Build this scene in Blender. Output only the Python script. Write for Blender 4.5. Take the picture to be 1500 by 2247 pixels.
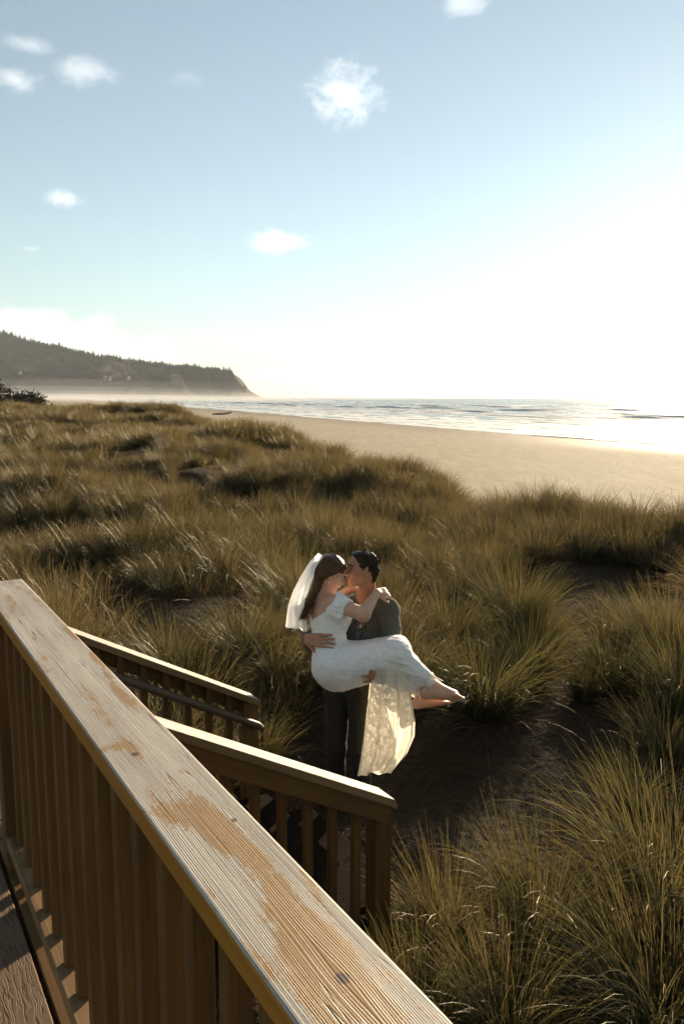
import bpy, bmesh, math, random
import numpy as np
from mathutils import Vector, Matrix, Euler

for _o in list(bpy.data.objects):
    bpy.data.objects.remove(_o, do_unlink=True)
scene = bpy.context.scene
COL = scene.collection
R = math.radians

# ------------------------------------------------------------------ camera
CAM_Z = 2.81
PITCH = 8.24
cam_data = bpy.data.cameras.new('camera')
cam_data.sensor_fit = 'VERTICAL'
cam_data.sensor_height = 36.0
cam_data.lens = 28.0
cam_data.clip_start = 0.05
cam_data.clip_end = 40000.0
cam = bpy.data.objects.new('camera', cam_data)
COL.objects.link(cam)
CAM_M = Matrix.Translation((0, 0, CAM_Z)) @ Matrix.Rotation(R(90 - PITCH), 4, 'X') @ Matrix.Rotation(R(0.25), 4, 'Z')
cam.matrix_world = CAM_M
scene.camera = cam

# ------------------------------------------------------------------ sky, sun, exposure
SUN_AZ, SUN_EL = 25.5, 12.0            # degrees right of the view axis, degrees up
sun_dir = Vector((math.sin(R(SUN_AZ)) * math.cos(R(SUN_EL)), math.cos(R(SUN_AZ)) * math.cos(R(SUN_EL)), math.sin(R(SUN_EL))))
sun_data = bpy.data.lights.new('sun', 'SUN')
sun_data.energy = 5.0
sun_data.angle = R(0.53)
sun_data.color = (1.0, 0.81, 0.57)
sun = bpy.data.objects.new('sun', sun_data)
sun.rotation_euler = (-sun_dir).to_track_quat('-Z', 'Y').to_euler()
COL.objects.link(sun)

world = bpy.data.worlds.new('World')
scene.world = world
world.use_nodes = True
wn, wl = world.node_tree.nodes, world.node_tree.links
wn.clear()
w_out = wn.new('ShaderNodeOutputWorld')
w_bg = wn.new('ShaderNodeBackground')
w_bg.inputs['Strength'].default_value = 0.058
w_sky = wn.new('ShaderNodeTexSky')
w_sky.sky_type = 'NISHITA'
w_sky.sun_disc = False
w_sky.sun_elevation = R(SUN_EL)
w_sky.sun_rotation = R(SUN_AZ)
w_sky.air_density = 1.05
w_sky.dust_density = 0.09
w_sky.ozone_density = 2.5
w_sky.altitude = 0
wl.new(w_bg.outputs[0], w_out.inputs['Surface'])

scene.view_settings.view_transform = 'Standard'
scene.view_settings.look = 'None'
scene.view_settings.gamma = 1.0
scene.view_settings.use_curve_mapping = False
scene.view_settings.exposure = 1.5
scene.cycles.max_bounces = 5
scene.cycles.diffuse_bounces = 2
scene.cycles.glossy_bounces = 2
scene.cycles.transmission_bounces = 3
scene.cycles.transparent_max_bounces = 16
scene.cycles.volume_bounces = 0
scene.cycles.caustics_reflective = False
scene.cycles.caustics_refractive = False
scene.cycles.use_denoising = True
scene.cycles.use_adaptive_sampling = True
scene.cycles.adaptive_threshold = 0.03
scene.cycles.adaptive_min_samples = 24
world.cycles.sampling_method = 'MANUAL'
world.cycles.sample_map_resolution = 256
scene.cycles.use_light_tree = False

# ------------------------------------------------------------------ helpers
FPX = 28.0 / 36.0 * 2247.0
def pix_dir(u, v):
    d = CAM_M.to_3x3() @ Vector(((u - 750.0) / FPX, (1123.5 - v) / FPX, -1.0))
    return d
def P(u, v, Y):
    """the world point at ground distance Y that is seen where (u, v) of the photograph is"""
    d = pix_dir(u, v)
    return Vector((0, 0, CAM_Z)) + d * (Y / d.y)
def PZ(u, v, z):
    d = pix_dir(u, v)
    return Vector((0, 0, CAM_Z)) + d * ((z - CAM_Z) / d.z)

def setp(o, label=None, cat=None, group=None, kind=None):
    if label: o['label'] = label
    if cat: o['category'] = cat
    if group: o['group'] = group
    if kind: o['kind'] = kind
    return o
def link(o, parent=None):
    COL.objects.link(o)
    if parent is not None:
        o.parent = parent
    return o
def empty(name, loc=(0, 0, 0)):
    o = bpy.data.objects.new(name, None)
    o.empty_display_size = 0.1
    o.location = loc
    return link(o)
def mesh_obj(name, verts, faces, mat=None, parent=None, smooth=False):
    me = bpy.data.meshes.new(name)
    if isinstance(verts, np.ndarray):
        verts = verts.astype(np.float64)
        nv = len(verts)
        faces = np.asarray(faces, dtype=np.int32)
        nf, k = faces.shape
        me.vertices.add(nv); me.vertices.foreach_set('co', verts.ravel())
        me.loops.add(nf * k); me.loops.foreach_set('vertex_index', faces.ravel())
        me.polygons.add(nf)
        me.polygons.foreach_set('loop_start', np.arange(nf, dtype=np.int32) * k)
        me.update(calc_edges=True)
        me.validate()
    else:
        me.from_pydata([tuple(v) for v in verts], [], [tuple(f) for f in faces])
        me.update()
    if smooth:
        me.polygons.foreach_set('use_smooth', np.ones(len(me.polygons), dtype=bool))
    if mat is not None:
        me.materials.append(mat)
    o = bpy.data.objects.new(name, me)
    return link(o, parent)
def obj_of(name, me, parent=None, loc=None, rot=None):
    o = bpy.data.objects.new(name, me)
    if loc is not None: o.location = loc
    if rot is not None: o.rotation_euler = rot
    return link(o, parent)
def add_attr(me, name, arr):
    a = me.attributes.new(name, 'FLOAT', 'POINT')
    a.data.foreach_set('value', np.asarray(arr, dtype=np.float32).ravel())

def hash2(ix, iy, seed):
    h = (ix.astype(np.int64) * 374761393 + iy.astype(np.int64) * 668265263 + seed * 974634777) & 0xffffffff
    h = ((h ^ (h >> 13)) * 1274126177) & 0xffffffff
    h = h ^ (h >> 16)
    return (h & 0xffffff) / float(0xffffff)
def noise2(x, y, seed=0):
    x = np.asarray(x, dtype=np.float64); y = np.asarray(y, dtype=np.float64)
    ix = np.floor(x); iy = np.floor(y)
    fx = x - ix; fy = y - iy
    fx = fx * fx * fx * (fx * (fx * 6 - 15) + 10); fy = fy * fy * fy * (fy * (fy * 6 - 15) + 10)
    a = hash2(ix, iy, seed); b = hash2(ix + 1, iy, seed); c = hash2(ix, iy + 1, seed); d = hash2(ix + 1, iy + 1, seed)
    return (a + (b - a) * fx + (c - a) * fy + (a - b - c + d) * fx * fy) * 2 - 1
def fbm2(x, y, octaves=4, seed=0):
    t = 0.0; amp = 0.5
    for i in range(octaves):
        t = t + amp * noise2(np.asarray(x) * 2 ** i + 17.3 * i, np.asarray(y) * 2 ** i - 9.1 * i, seed + i)
        amp *= 0.5
    return t
def sstep(a, b, x):
    t = np.clip((np.asarray(x, dtype=np.float64) - a) / (b - a), 0, 1)
    return t * t * (3 - 2 * t)

# ------------------------------------------------------------------ node helpers
def new_mat(name):
    m = bpy.data.materials.new(name)
    m.use_nodes = True
    nt = m.node_tree
    nt.nodes.clear()
    out = nt.nodes.new('ShaderNodeOutputMaterial')
    return m, nt, out
class NB:
    """small node builder"""
    def __init__(self, nt): self.nt = nt
    def n(self, typ, **kw):
        x = self.nt.nodes.new(typ)
        for k, v in kw.items(): setattr(x, k, v)
        return x
    def put(self, sock, v):
        if hasattr(v, 'is_output') or isinstance(v, bpy.types.NodeSocket): self.nt.links.new(v, sock)
        else: sock.default_value = v
    def math(self, op, a, b=None, c=None, clamp=False):
        x = self.n('ShaderNodeMath', operation=op); x.use_clamp = clamp
        self.put(x.inputs[0], a)
        if b is not None: self.put(x.inputs[1], b)
        if c is not None: self.put(x.inputs[2], c)
        return x.outputs[0]
    def vmath(self, op, a, b=None):
        x = self.n('ShaderNodeVectorMath', operation=op)
        self.put(x.inputs[0], a)
        if b is not None: self.put(x.inputs[1], b)
        return x.outputs['Value'] if op in ('DOT_PRODUCT', 'LENGTH', 'DISTANCE') else x.outputs[0]
    def noise(self, vec, scale=5, detail=3, rough=0.55, dist=0.0):
        x = self.n('ShaderNodeTexNoise')
        if vec is not None: self.put(x.inputs['Vector'], vec)
        self.put(x.inputs['Scale'], scale); self.put(x.inputs['Detail'], detail)
        self.put(x.inputs['Roughness'], rough); self.put(x.inputs['Distortion'], dist)
        return x.outputs['Fac']
    def voronoi(self, vec, scale=5, feature='F1', out='Distance'):
        x = self.n('ShaderNodeTexVoronoi', feature=feature)
        if vec is not None: self.put(x.inputs['Vector'], vec)
        self.put(x.inputs['Scale'], scale)
        return x.outputs[out]
    def ramp(self, fac, stops):
        x = self.n('ShaderNodeValToRGB')
        e = x.color_ramp.elements
        while len(e) < len(stops): e.new(0.5)
        for i, (p, c) in enumerate(stops):
            e[i].position = p
            e[i].color = (c, c, c, 1) if isinstance(c, (int, float)) else (*c[:3], 1)
        self.put(x.inputs[0], fac)
        return x.outputs[0]
    def mix(self, fac, a, b, blend='MIX'):
        x = self.n('ShaderNodeMix', data_type='RGBA', blend_type=blend)
        self.put(x.inputs[0], fac)
        for s, v in ((x.inputs[6], a), (x.inputs[7], b)):
            if isinstance(v, (tuple, list)): s.default_value = (*v[:3], 1)
            else: self.put(s, v)
        return x.outputs[2]
    def range(self, v, a, b, c=0.0, d=1.0, smooth=False):
        x = self.n('ShaderNodeMapRange')
        if smooth: x.interpolation_type = 'SMOOTHSTEP'
        self.put(x.inputs[0], v)
        for i, q in enumerate((a, b, c, d)): self.put(x.inputs[1 + i], q)
        return x.outputs[0]
    def mapping(self, vec, scale=(1, 1, 1), loc=(0, 0, 0), rot=(0, 0, 0)):
        x = self.n('ShaderNodeMapping')
        self.put(x.inputs['Vector'], vec)
        x.inputs['Location'].default_value = loc
        x.inputs['Rotation'].default_value = rot
        x.inputs['Scale'].default_value = scale
        return x.outputs[0]
    def xyz(self, vec):
        x = self.n('ShaderNodeSeparateXYZ'); self.put(x.inputs[0], vec)
        return x.outputs
    def comb(self, a, b, c):
        x = self.n('ShaderNodeCombineXYZ')
        for i, q in enumerate((a, b, c)): self.put(x.inputs[i], q)
        return x.outputs[0]
    def tc(self, which='Object'): return self.n('ShaderNodeTexCoord').outputs[which]
    def attr(self, name): 
        x = self.n('ShaderNodeAttribute'); x.attribute_name = name
        return x.outputs['Fac']
    def bump(self, h, strength=0.5, dist=0.01):
        x = self.n('ShaderNodeBump')
        self.put(x.inputs['Height'], h)
        x.inputs['Strength'].default_value = strength
        x.inputs['Distance'].default_value = dist
        return x.outputs[0]
    def bsdf(self, color, rough=0.6, normal=None, spec=0.5, **kw):
        x = self.n('ShaderNodeBsdfPrincipled')
        if isinstance(color, (tuple, list)): x.inputs['Base Color'].default_value = (*color[:3], 1)
        else: self.put(x.inputs['Base Color'], color)
        self.put(x.inputs['Roughness'], rough)
        x.inputs['Specular IOR Level'].default_value = spec
        if normal is not None: self.put(x.inputs['Normal'], normal)
        for k, v in kw.items(): self.put(x.inputs[k], v)
        return x.outputs[0]
    def mixs(self, fac, a, b):
        x = self.n('ShaderNodeMixShader')
        self.put(x.inputs[0], fac); self.put(x.inputs[1], a); self.put(x.inputs[2], b)
        return x.outputs[0]
    def transl(self, color, normal=None):
        x = self.n('ShaderNodeBsdfTranslucent')
        if isinstance(color, (tuple, list)): x.inputs[0].default_value = (*color[:3], 1)
        else: self.put(x.inputs[0], color)
        if normal is not None: self.put(x.inputs['Normal'], normal)
        return x.outputs[0]

# ------------------------------------------------------------------ clouds in the sky (at infinity, by direction)
def build_sky():
    b = NB(world.node_tree)
    d = b.vmath('NORMALIZE', b.tc('Generated'))
    n1 = b.noise(b.mapping(d, (1, 1, 1.35)), 24, 7, 0.6, 0.4)
    n2 = b.noise(b.mapping(d, (1, 1, 1.6)), 90, 4, 0.6)
    nn = b.math('ADD', b.math('MULTIPLY', n1, 0.72), b.math('MULTIPLY', n2, 0.28))
    nz = b.math('MULTIPLY', b.math('SUBTRACT', nn, 0.5), 3.0)
    total = None
    #        u    v    half width, half height, opacity, softness
    clouds = [(755, 206, 90, 58, 1.0, 0.8), (606, 530, 68, 26, 1.0, 0.75), (140, 436, 52, 22, 0.85, 0.9),
              (38, 176, 60, 28, 0.75, 1.0), (188, 158, 76, 32, 0.7, 1.1), (66, 100, 62, 22, 0.55, 1.1),
              (1012, 6, 60, 34, 0.7, 1.0), (410, 170, 50, 24, 0.18, 1.0), (70, 545, 30, 7, 0.3, 1.0),
              (120, 740, 170, 58, 0.95, 0.6), (250, 770, 150, 40, 0.95, 0.6), (20, 700, 90, 26, 0.8, 0.8),
              (345, 795, 90, 24, 0.8, 0.7),
              (770, 806, 80, 22, 0.6, 0.7), (900, 815, 110, 20, 0.55, 0.8), (620, 822, 120, 20, 0.4, 0.9), (1100, 828, 160, 18, 0.35, 0.9)]
    upv = Vector((0, 0, 1))
    for (u, v, w, h, op, soft) in clouds:
        c = pix_dir(u, v).normalized()
        rt = c.cross(upv).normalized()
        up = rt.cross(c).normalized()
        k = 1.0 / pix_dir(u, v).length
        ax = b.math('MULTIPLY', b.vmath('DOT_PRODUCT', d, tuple(rt)), FPX / (w * k))
        ay = b.math('MULTIPLY', b.vmath('DOT_PRODUCT', d, tuple(up)), FPX / (h * k))
        q = b.math('ADD', b.math('MULTIPLY', ax, ax), b.math('MULTIPLY', ay, ay))
        q = b.math('SQRT', q)
        q = b.math('ADD', q, nz)
        m = b.range(q, 1.12, 1.0 - soft * 1.25, 0.0, op * 0.88, smooth=True)
        front = b.math('GREATER_THAN', b.vmath('DOT_PRODUCT', d, tuple(c)), 0.5)
        m = b.math('MULTIPLY', m, front)
        total = m if total is None else b.math('MAXIMUM', total, m)
    hs = b.n('ShaderNodeHueSaturation')
    hs.inputs['Saturation'].default_value = 0.60
    b.put(hs.inputs['Color'], w_sky.outputs[0])
    tint = b.mix(1.0, hs.outputs[0], SKY_TINT, 'MULTIPLY')
    shade = b.range(nn, 0.35, 0.7, 0.8, 1.0)
    cc = b.mix(shade, (0, 0, 0), CLOUD_COL)
    lit = b.mix(0.55, cc, tint, 'ADD')
    wl.new(b.mix(total, tint, lit), w_bg.inputs['Color'])
SKY_TINT = (0.97, 1.03, 0.965)
CLOUD_COL = (7.0, 6.9, 6.5)
build_sky()
# ------------------------------------------------------------------ terrain heights
SEA_Z = -4.2
RY = np.array([-400, -60, -5, 4, 10, 14, 16, 20, 26, 40, 52, 64, 90, 140, 400, 3000.])
RX = np.array([190, 44, 15, 10.5, 7.3, 5.5, 4.2, 2.5, 0.4, -3.7, -9.0, -15.5, -27, -47, -146, -1120.])
def ridge_x(y): return np.interp(y, RY, RX)
BY = np.array([-500, 0, 5, 9, 14, 20, 26, 40, 52, 62, 80, 105, 400])
BZ = np.array([0.0, 0, 0, 0.06, 0.08, 0.17, 0.30, 0.66, 1.0, 1.38, 1.05, -0.6, -1.6])
PATH = np.array([(0.0, 4.9), (0.75, 4.9), (1.35, 5.5), (1.95, 6.4), (2.15, 6.8)])
def path_dist(x, y):
    best = np.full(np.shape(x), 1e9)
    for a, b_ in zip(PATH[:-1], PATH[1:]):
        ab = b_ - a
        t = np.clip(((x - a[0]) * ab[0] + (y - a[1]) * ab[1]) / (ab @ ab), 0, 1)
        best = np.minimum(best, np.hypot(x - a[0] - t * ab[0], y - a[1] - t * ab[1]))
    return best
def ground_h(x, y):
    x = np.asarray(x, dtype=np.float64); y = np.asarray(y, dtype=np.float64)
    s = (x - ridge_x(y)) * 0.9
    base = np.interp(y, BY, BZ)
    near = np.exp(-((y - 9.5) / 5.0) ** 2)
    far_left = sstep(20, 70, y) * sstep(-6, -22, s)
    base = base + 0.25 * far_left
    hum = 0.58 * fbm2(x / 2.4, y / 2.4, 2, 3) + 0.42 * fbm2(x / 7.5, y / 7.5, 2, 8) * sstep(6, 14, y)
    flat = sstep(0.35, 1.3, path_dist(x, y)) * sstep(2.0, 4.5, np.hypot(x + 0.3, y - 4.4) + 0.5)
    base = base + hum * (0.12 + 0.88 * flat)
    q = 0.936 * x + 0.351 * y
    beach = -3.1 - (q - 12.0) * (1.1 / 74.0)
    beach = np.where(q < 12, -3.1 + np.minimum(12 - q, 60) * 0.012, beach)
    beach = np.maximum(beach, -12) + 0.03 * fbm2(x / 3.0, y / 9.0, 3, 21)
    h = base + (beach - base) * sstep(-0.2, 9.0, s)
    out = sstep(85, 120, y)
    h = h + (beach - h) * out
    # bushy knoll far left
    h = h + 6.2 * np.exp(-(((x + 66) / 12.0) ** 2 + ((y - 150) / 22.0) ** 2))
    h = h + 2.2 * np.exp(-(((x + 58) / 22.0) ** 2 + ((y - 128) / 16.0) ** 2))
    return h

def grow(a, start, ratio, lim):
    out = []; st = start; v = a
    while abs(v) < lim:
        v += st; st *= ratio; out.append(v)
    return out
gx = np.array(sorted([-v for v in grow(24, 0.4, 1.13, 4500)]) + list(np.arange(-24, 12.01, 0.2)) + grow(12, 0.4, 1.13, 4500))
gy = np.array(sorted([-v for v in grow(3, 0.5, 1.2, 400)]) + list(np.arange(-3, 30, 0.2)) + list(np.arange(30, 110, 0.6)) + grow(110, 1.0, 1.1, 4500))
GX, GY = np.meshgrid(gx, gy)
GZ = ground_h(GX, GY)
# scuffed footprints along the sand
pd = path_dist(GX, GY)
GZ = GZ + np.where(pd < 0.9, 0.06 * noise2(GX / 0.4, GY / 0.4, 50) * (1 - sstep(0.4, 0.9, pd)), 0)
nx_, ny_ = len(gx), len(gy)
idx = np.arange(nx_ * ny_).reshape(ny_, nx_)
gf = np.stack([idx[:-1, :-1], idx[:-1, 1:], idx[1:, 1:], idx[1:, :-1]], -1).reshape(-1, 4)
gv = np.stack([GX, GY, GZ], -1).reshape(-1, 3)

def sand_material():
    m, nt, out = new_mat('sand')
    b = NB(nt)
    pos = b.n('ShaderNodeNewGeometry').outputs['Position']
    dune = b.attr('dune')
    wet = b.attr('wet')
    n1 = b.noise(pos, 0.35, 4)
    n2 = b.noise(pos, 9.0, 5, 0.65)
    n3 = b.noise(b.mapping(pos, (0.05, 0.012, 0.1), rot=(0, 0, R(-20))), 1.0, 5, 0.6)
    dry = b.mix(n1, (0.34, 0.28, 0.19), (0.41, 0.345, 0.24))
    dry = b.mix(b.range(n3, 0.45, 0.7), dry, (0.41, 0.35, 0.25))
    rip = b.noise(b.mapping(pos, (0.9, 0.16, 1), rot=(0, 0, R(-20))), 1.0, 6, 0.7)
    dry = b.mix(b.range(rip, 0.40, 0.62, 0.35, 0.0), dry, (0.22, 0.175, 0.115))
    wr = b.math('ABSOLUTE', b.math('SUBTRACT', b.noise(b.mapping(pos, (0.05, 0.006, 0.1), rot=(0, 0, R(-20))), 1.0, 4, 0.6), 0.52))
    dry = b.mix(b.math('MULTIPLY', b.range(wr, 0.0, 0.006, 0.55, 0.0), b.range(b.noise(pos, 0.8, 3), 0.5, 0.62)), dry, (0.12, 0.09, 0.06))
    dry = b.mix(wet, dry, (0.25, 0.20, 0.14))
    litter = b.mix(n2, (0.014, 0.010, 0.006), (0.070, 0.047, 0.027))  # brown litter, with the shade between tussocks darkened into the colour
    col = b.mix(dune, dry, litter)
    h = b.math('ADD', b.noise(pos, 14, 4, 0.6), b.math('MULTIPLY', b.noise(pos, 60, 3), 0.35))
    h = b.math('ADD', h, b.math('MULTIPLY', b.noise(pos, 4.5, 3, 0.5, 0.6), 2.2))
    nrm = b.bump(h, 0.8, 0.05)
    sh = b.bsdf(col, b.range(wet, 0, 1, 0.95, 0.7), nrm, 0.06)
    nt.links.new(sh, out.inputs['Surface'])
    return m
M_SAND = sand_material()
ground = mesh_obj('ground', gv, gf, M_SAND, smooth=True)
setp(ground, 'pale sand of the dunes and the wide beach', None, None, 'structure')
s_ = (GX - ridge_x(GY)) * 0.9
q_ = 0.936 * GX + 0.351 * GY
dune_mask = (1 - sstep(0.5, 4.5, s_)) * (1 - sstep(85, 110, GY)) * (0.95 + 0.05 * sstep(0.15, 0.6, pd + 0.25 * noise2(GX / 0.5, GY / 0.5, 4)))  # bare path takes nearly the full dark tone, painting in its half shade
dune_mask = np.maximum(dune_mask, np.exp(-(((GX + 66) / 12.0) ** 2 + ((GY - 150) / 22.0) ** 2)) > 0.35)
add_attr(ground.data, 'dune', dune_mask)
add_attr(ground.data, 'wet', sstep(62, 84, q_ + 6 * noise2(GX / 30, GY / 30, 5)))

# ------------------------------------------------------------------ sea
def sea_mesh():
    q = np.concatenate([np.arange(80, 130, 0.7), np.arange(130, 330, 1.1), np.arange(330, 700, 3.5), np.array(grow(700, 8, 1.12, 4600))])
    e = np.concatenate([np.array(sorted([-v for v in grow(300, 20, 1.25, 3800)])), np.arange(-300, 60, 8), np.arange(60, 700, 2.6), np.array(grow(700, 5, 1.06, 4400))])
    E, Q = np.meshgrid(e, q)
    X = 0.936 * Q - 0.351 * E
    Y = 0.351 * Q + 0.936 * E
    wob = 7.0 * fbm2(E / 90, Q / 160, 3, 31)
    lam = 14 + 17 * sstep(90, 420, Q)
    ph = np.cumsum(np.gradient(Q, axis=0) / lam, axis=0) + wob / 28.0
    fr = ph - np.floor(ph)
    wave_id = np.floor(ph)
    along = 0.42 + 1.25 * fbm2(E / 42 + wave_id * 13.7, wave_id * 3.1, 3, 40)
    along = np.clip(along, 0, 1.2)
    crest = np.exp(-((fr - 0.5) / 0.13) ** 2)
    steep = np.where(fr < 0.5, np.exp(-((fr - 0.5) / 0.07) ** 2), np.exp(-((fr - 0.5) / 0.2) ** 2))
    amp = (0.16 + 0.75 * sstep(92, 190, Q)) * (1 - 0.55 * sstep(260, 700, Q)) * (1 - sstep(1500, 3000, Q))
    Z = SEA_Z + amp * steep * along + 0.10 * fbm2(X / 5, Y / 5, 3, 60) * (1 - sstep(400, 900, Q))
    Z = Z - 0.10 * (1 - sstep(84, 100, Q)) * 0
    edge = 85.5 + 3.5 * fbm2(E / 45, E * 0 + 3.3, 4, 77)
    Z = np.where(Q < edge, SEA_Z - 0.35, Z)
    surf = 1 - sstep(150, 520, Q)
    broke = along * steep * (0.35 + 0.9 * surf)
    wash = (1 - sstep(88, 210, Q + 50 * fbm2(E / 120, Q / 50, 3, 90)))
    lace = fbm2(E / 9, Q / 3.2, 4, 95)
    trail = np.where(fr < 0.5, np.exp(-((fr - 0.36) / 0.14) ** 2), 0) * along * surf
    foam = np.clip(broke * 1.5 + trail * 0.9 + wash * 0.5 + 0.75 * lace * surf - 0.04, 0, 1)
    foam = np.maximum(foam, np.exp(-((Q - edge - 0.6) / 1.2) ** 2))
    ny, nx = Q.shape
    ii = np.arange(nx * ny).reshape(ny, nx)
    f = np.stack([ii[:-1, :-1], ii[1:, :-1], ii[1:, 1:], ii[:-1, 1:]], -1).reshape(-1, 4)
    return np.stack([X, Y, Z], -1).reshape(-1, 3), f, foam.ravel()
def sea_material():
    m, nt, out = new_mat('sea_water')
    b = NB(nt)
    pos = b.n('ShaderNodeNewGeometry').outputs['Position']
    foam = b.attr('foam')
    fn = b.noise(b.mapping(pos, (0.25, 0.09, 0.4), rot=(0, 0, R(-20))), 1.0, 6, 0.65)
    f2 = b.range(b.math('ADD', foam, b.math('MULTIPLY', b.math('SUBTRACT', fn, 0.5), 1.1)), 0.30, 0.72, smooth=True)
    w1 = b.noise(b.mapping(pos, (0.9, 0.45, 1), rot=(0, 0, R(-20))), 1.0, 5, 0.6)
    nrm = b.bump(w1, 0.9, 0.35)
    water = b.bsdf((0.20, 0.21, 0.20), 0.27, nrm, 0.5)
    white = b.bsdf((0.58, 0.57, 0.545), 0.8, b.bump(fn, 0.8, 0.25), 0.3)
    nt.links.new(b.mixs(f2, water, white), out.inputs['Surface'])
    return m
sv, sf, foam = sea_mesh()
sea = mesh_obj('sea', sv, sf, sea_material(), smooth=True)
add_attr(sea.data, 'foam', foam)
setp(sea, 'glittering sea with rows of breaking white waves', None, None, 'structure')

# ------------------------------------------------------------------ headland, its forest and houses
HD = 2500.0
sky_u = np.array([-330, -200, -100, 0, 60, 130, 200, 300, 400, 470, 497, 508, 513, 519, 532, 545, 556, 600])
sky_v = np.array([664, 680, 700, 724, 742, 758, 774, 790, 799, 808, 810, 812, 825, 835, 848, 858, 867, 895])
def headland():
    us = np.concatenate([np.arange(-324, 380, 8), np.arange(380, 604, 4)])
    tv = np.interp(us, sky_u, sky_v)
    nrow = 46
    V = np.zeros((nrow, len(us), 3))
    for j, (u, v) in enumerate(zip(us, tv)):
        top = P(u, v, HD)
        top.z = max(top.z - 11.0 + (5.0 * math.sin(u * 0.11) + 4.0 * math.sin(u * 0.37 + 1)) * (0.4 if u < 490 else 0.0), SEA_Z - 3)
        for i in range(nrow):
            t = i / (nrow - 1)
            if t <= 0.7:
                s = t / 0.7                                   # the seaward/near slope, foot to crest
                prof = s ** 0.82
                y = HD - 330 * (1 - s)
            else:
                s = (t - 0.7) / 0.3
                prof = 1 - 0.55 * s * s
                y = HD + 500 * s
            x = top.x * (y / HD) if t <= 0.7 else top.x * (1 + 0.02 * s)
            V[i, j] = (x, y, (SEA_Z - 3) + (top.z - SEA_Z + 3) * prof)
    X, Y, Z = V[..., 0], V[..., 1], V[..., 2]
    tt = np.linspace(0, 1, nrow)[:, None]
    w = np.sin(np.clip(tt / 0.7, 0, 1) * math.pi) ** 0.7 * (tt < 0.7)
    gul = fbm2(X / 130, Y / 400 + Z / 400, 4, 12)
    V[..., 1] += gul * 210 * w
    V[..., 2] += fbm2(X / 75, Y / 75, 4, 14) * 30 * w * np.clip((Z - SEA_Z) / 60, 0, 1)
    ii = np.arange(nrow * len(us)).reshape(nrow, len(us))
    f = np.stack([ii[:-1, :-1], ii[:-1, 1:], ii[1:, 1:], ii[1:, :-1]], -1).reshape(-1, 4)
    return V, f, us
def headland_material():
    m, nt, out = new_mat('headland_slope')
    b = NB(nt)
    pos = b.n('ShaderNodeNewGeometry').outputs['Position']
    n1 = b.noise(b.mapping(pos, (0.02, 0.02, 0.02)), 1, 6, 0.65)
    green = b.mix(b.range(n1, 0.35, 0.65), (0.008, 0.010, 0.005), (0.075, 0.068, 0.036))
    bare = b.attr('bare')
    z = b.xyz(pos)[2]
    col = b.mix(bare, green, (0.32, 0.25, 0.16))
    col = b.mix(b.range(b.math('ADD', z, b.math('MULTIPLY', n1, 16)), 6, 12, 0.8, 0.0), col, (0.16, 0.135, 0.11))
    nt.links.new(b.bsdf(col, 0.95, b.bump(b.noise(pos, 0.09, 5, 0.7), 1.0, 12.0), 0.1), out.inputs['Surface'])
    return m
hv, hf, hus = headland()
head = mesh_obj('headland', hv.reshape(-1, 3), hf, headland_material(), smooth=True)
setp(head, 'long dark forested headland running down into the sea', None, None, 'structure')
# the pale sandy slip on the cliff
bare = np.zeros(hv.shape[:2])
for j, u in enumerate(hus):
    for i in range(hv.shape[0]):
        t = i / (hv.shape[0] - 1) / 0.7
        bare[i, j] = math.exp(-(((u - (428 - 40 * t * 1.6)) / 7.0) ** 2)) * (1 - sstep(0.48, 0.62, t)) * (t < 1)
add_attr(head.data, 'bare', np.clip(bare, 0, 1).ravel())

def simple_mat(name, col, rough=0.6, spec=0.4, bump=0.0, bscale=40, **kw):
    m, nt, out = new_mat(name)
    b = NB(nt)
    n = b.noise(b.tc('Object'), bscale, 4)
    c = b.mix(b.range(n, 0.3, 0.7), tuple(x * 0.82 for x in col), tuple(min(1, x * 1.15) for x in col))
    nrm = b.bump(n, bump, 0.01) if bump else None
    nt.links.new(b.bsdf(c, rough, nrm, spec, **kw), out.inputs['Surface'])
    return m

def gn_scatter(host, coll, name):
    """one object that stands copies of the plants in COLL on its own points (index, turn and size come from point attributes)"""
    ng = bpy.data.node_groups.new(name, 'GeometryNodeTree')
    ng.interface.new_socket('Geometry', in_out='INPUT', socket_type='NodeSocketGeometry')
    ng.interface.new_socket('Geometry', in_out='OUTPUT', socket_type='NodeSocketGeometry')
    N, L = ng.nodes, ng.links
    gi, go = N.new('NodeGroupInput'), N.new('NodeGroupOutput')
    ci = N.new('GeometryNodeCollectionInfo')
    ci.inputs['Collection'].default_value = coll
    ci.inputs['Separate Children'].default_value = True
    ci.inputs['Reset Children'].default_value = True
    ip = N.new('GeometryNodeInstanceOnPoints')
    ip.inputs['Pick Instance'].default_value = True
    def named(nm, typ):
        x = N.new('GeometryNodeInputNamedAttribute'); x.data_type = typ
        x.inputs['Name'].default_value = nm
        return x.outputs['Attribute']
    L.new(gi.outputs[0], ip.inputs['Points'])
    L.new(ci.outputs[0], ip.inputs['Instance'])
    L.new(named('pick', 'INT'), ip.inputs['Instance Index'])
    L.new(named('turn', 'FLOAT_VECTOR'), ip.inputs['Rotation'])
    L.new(named('size', 'FLOAT_VECTOR'), ip.inputs['Scale'])
    L.new(ip.outputs[0], go.inputs[0])
    md = host.modifiers.new('scatter', 'NODES')
    md.node_group = ng
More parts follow.
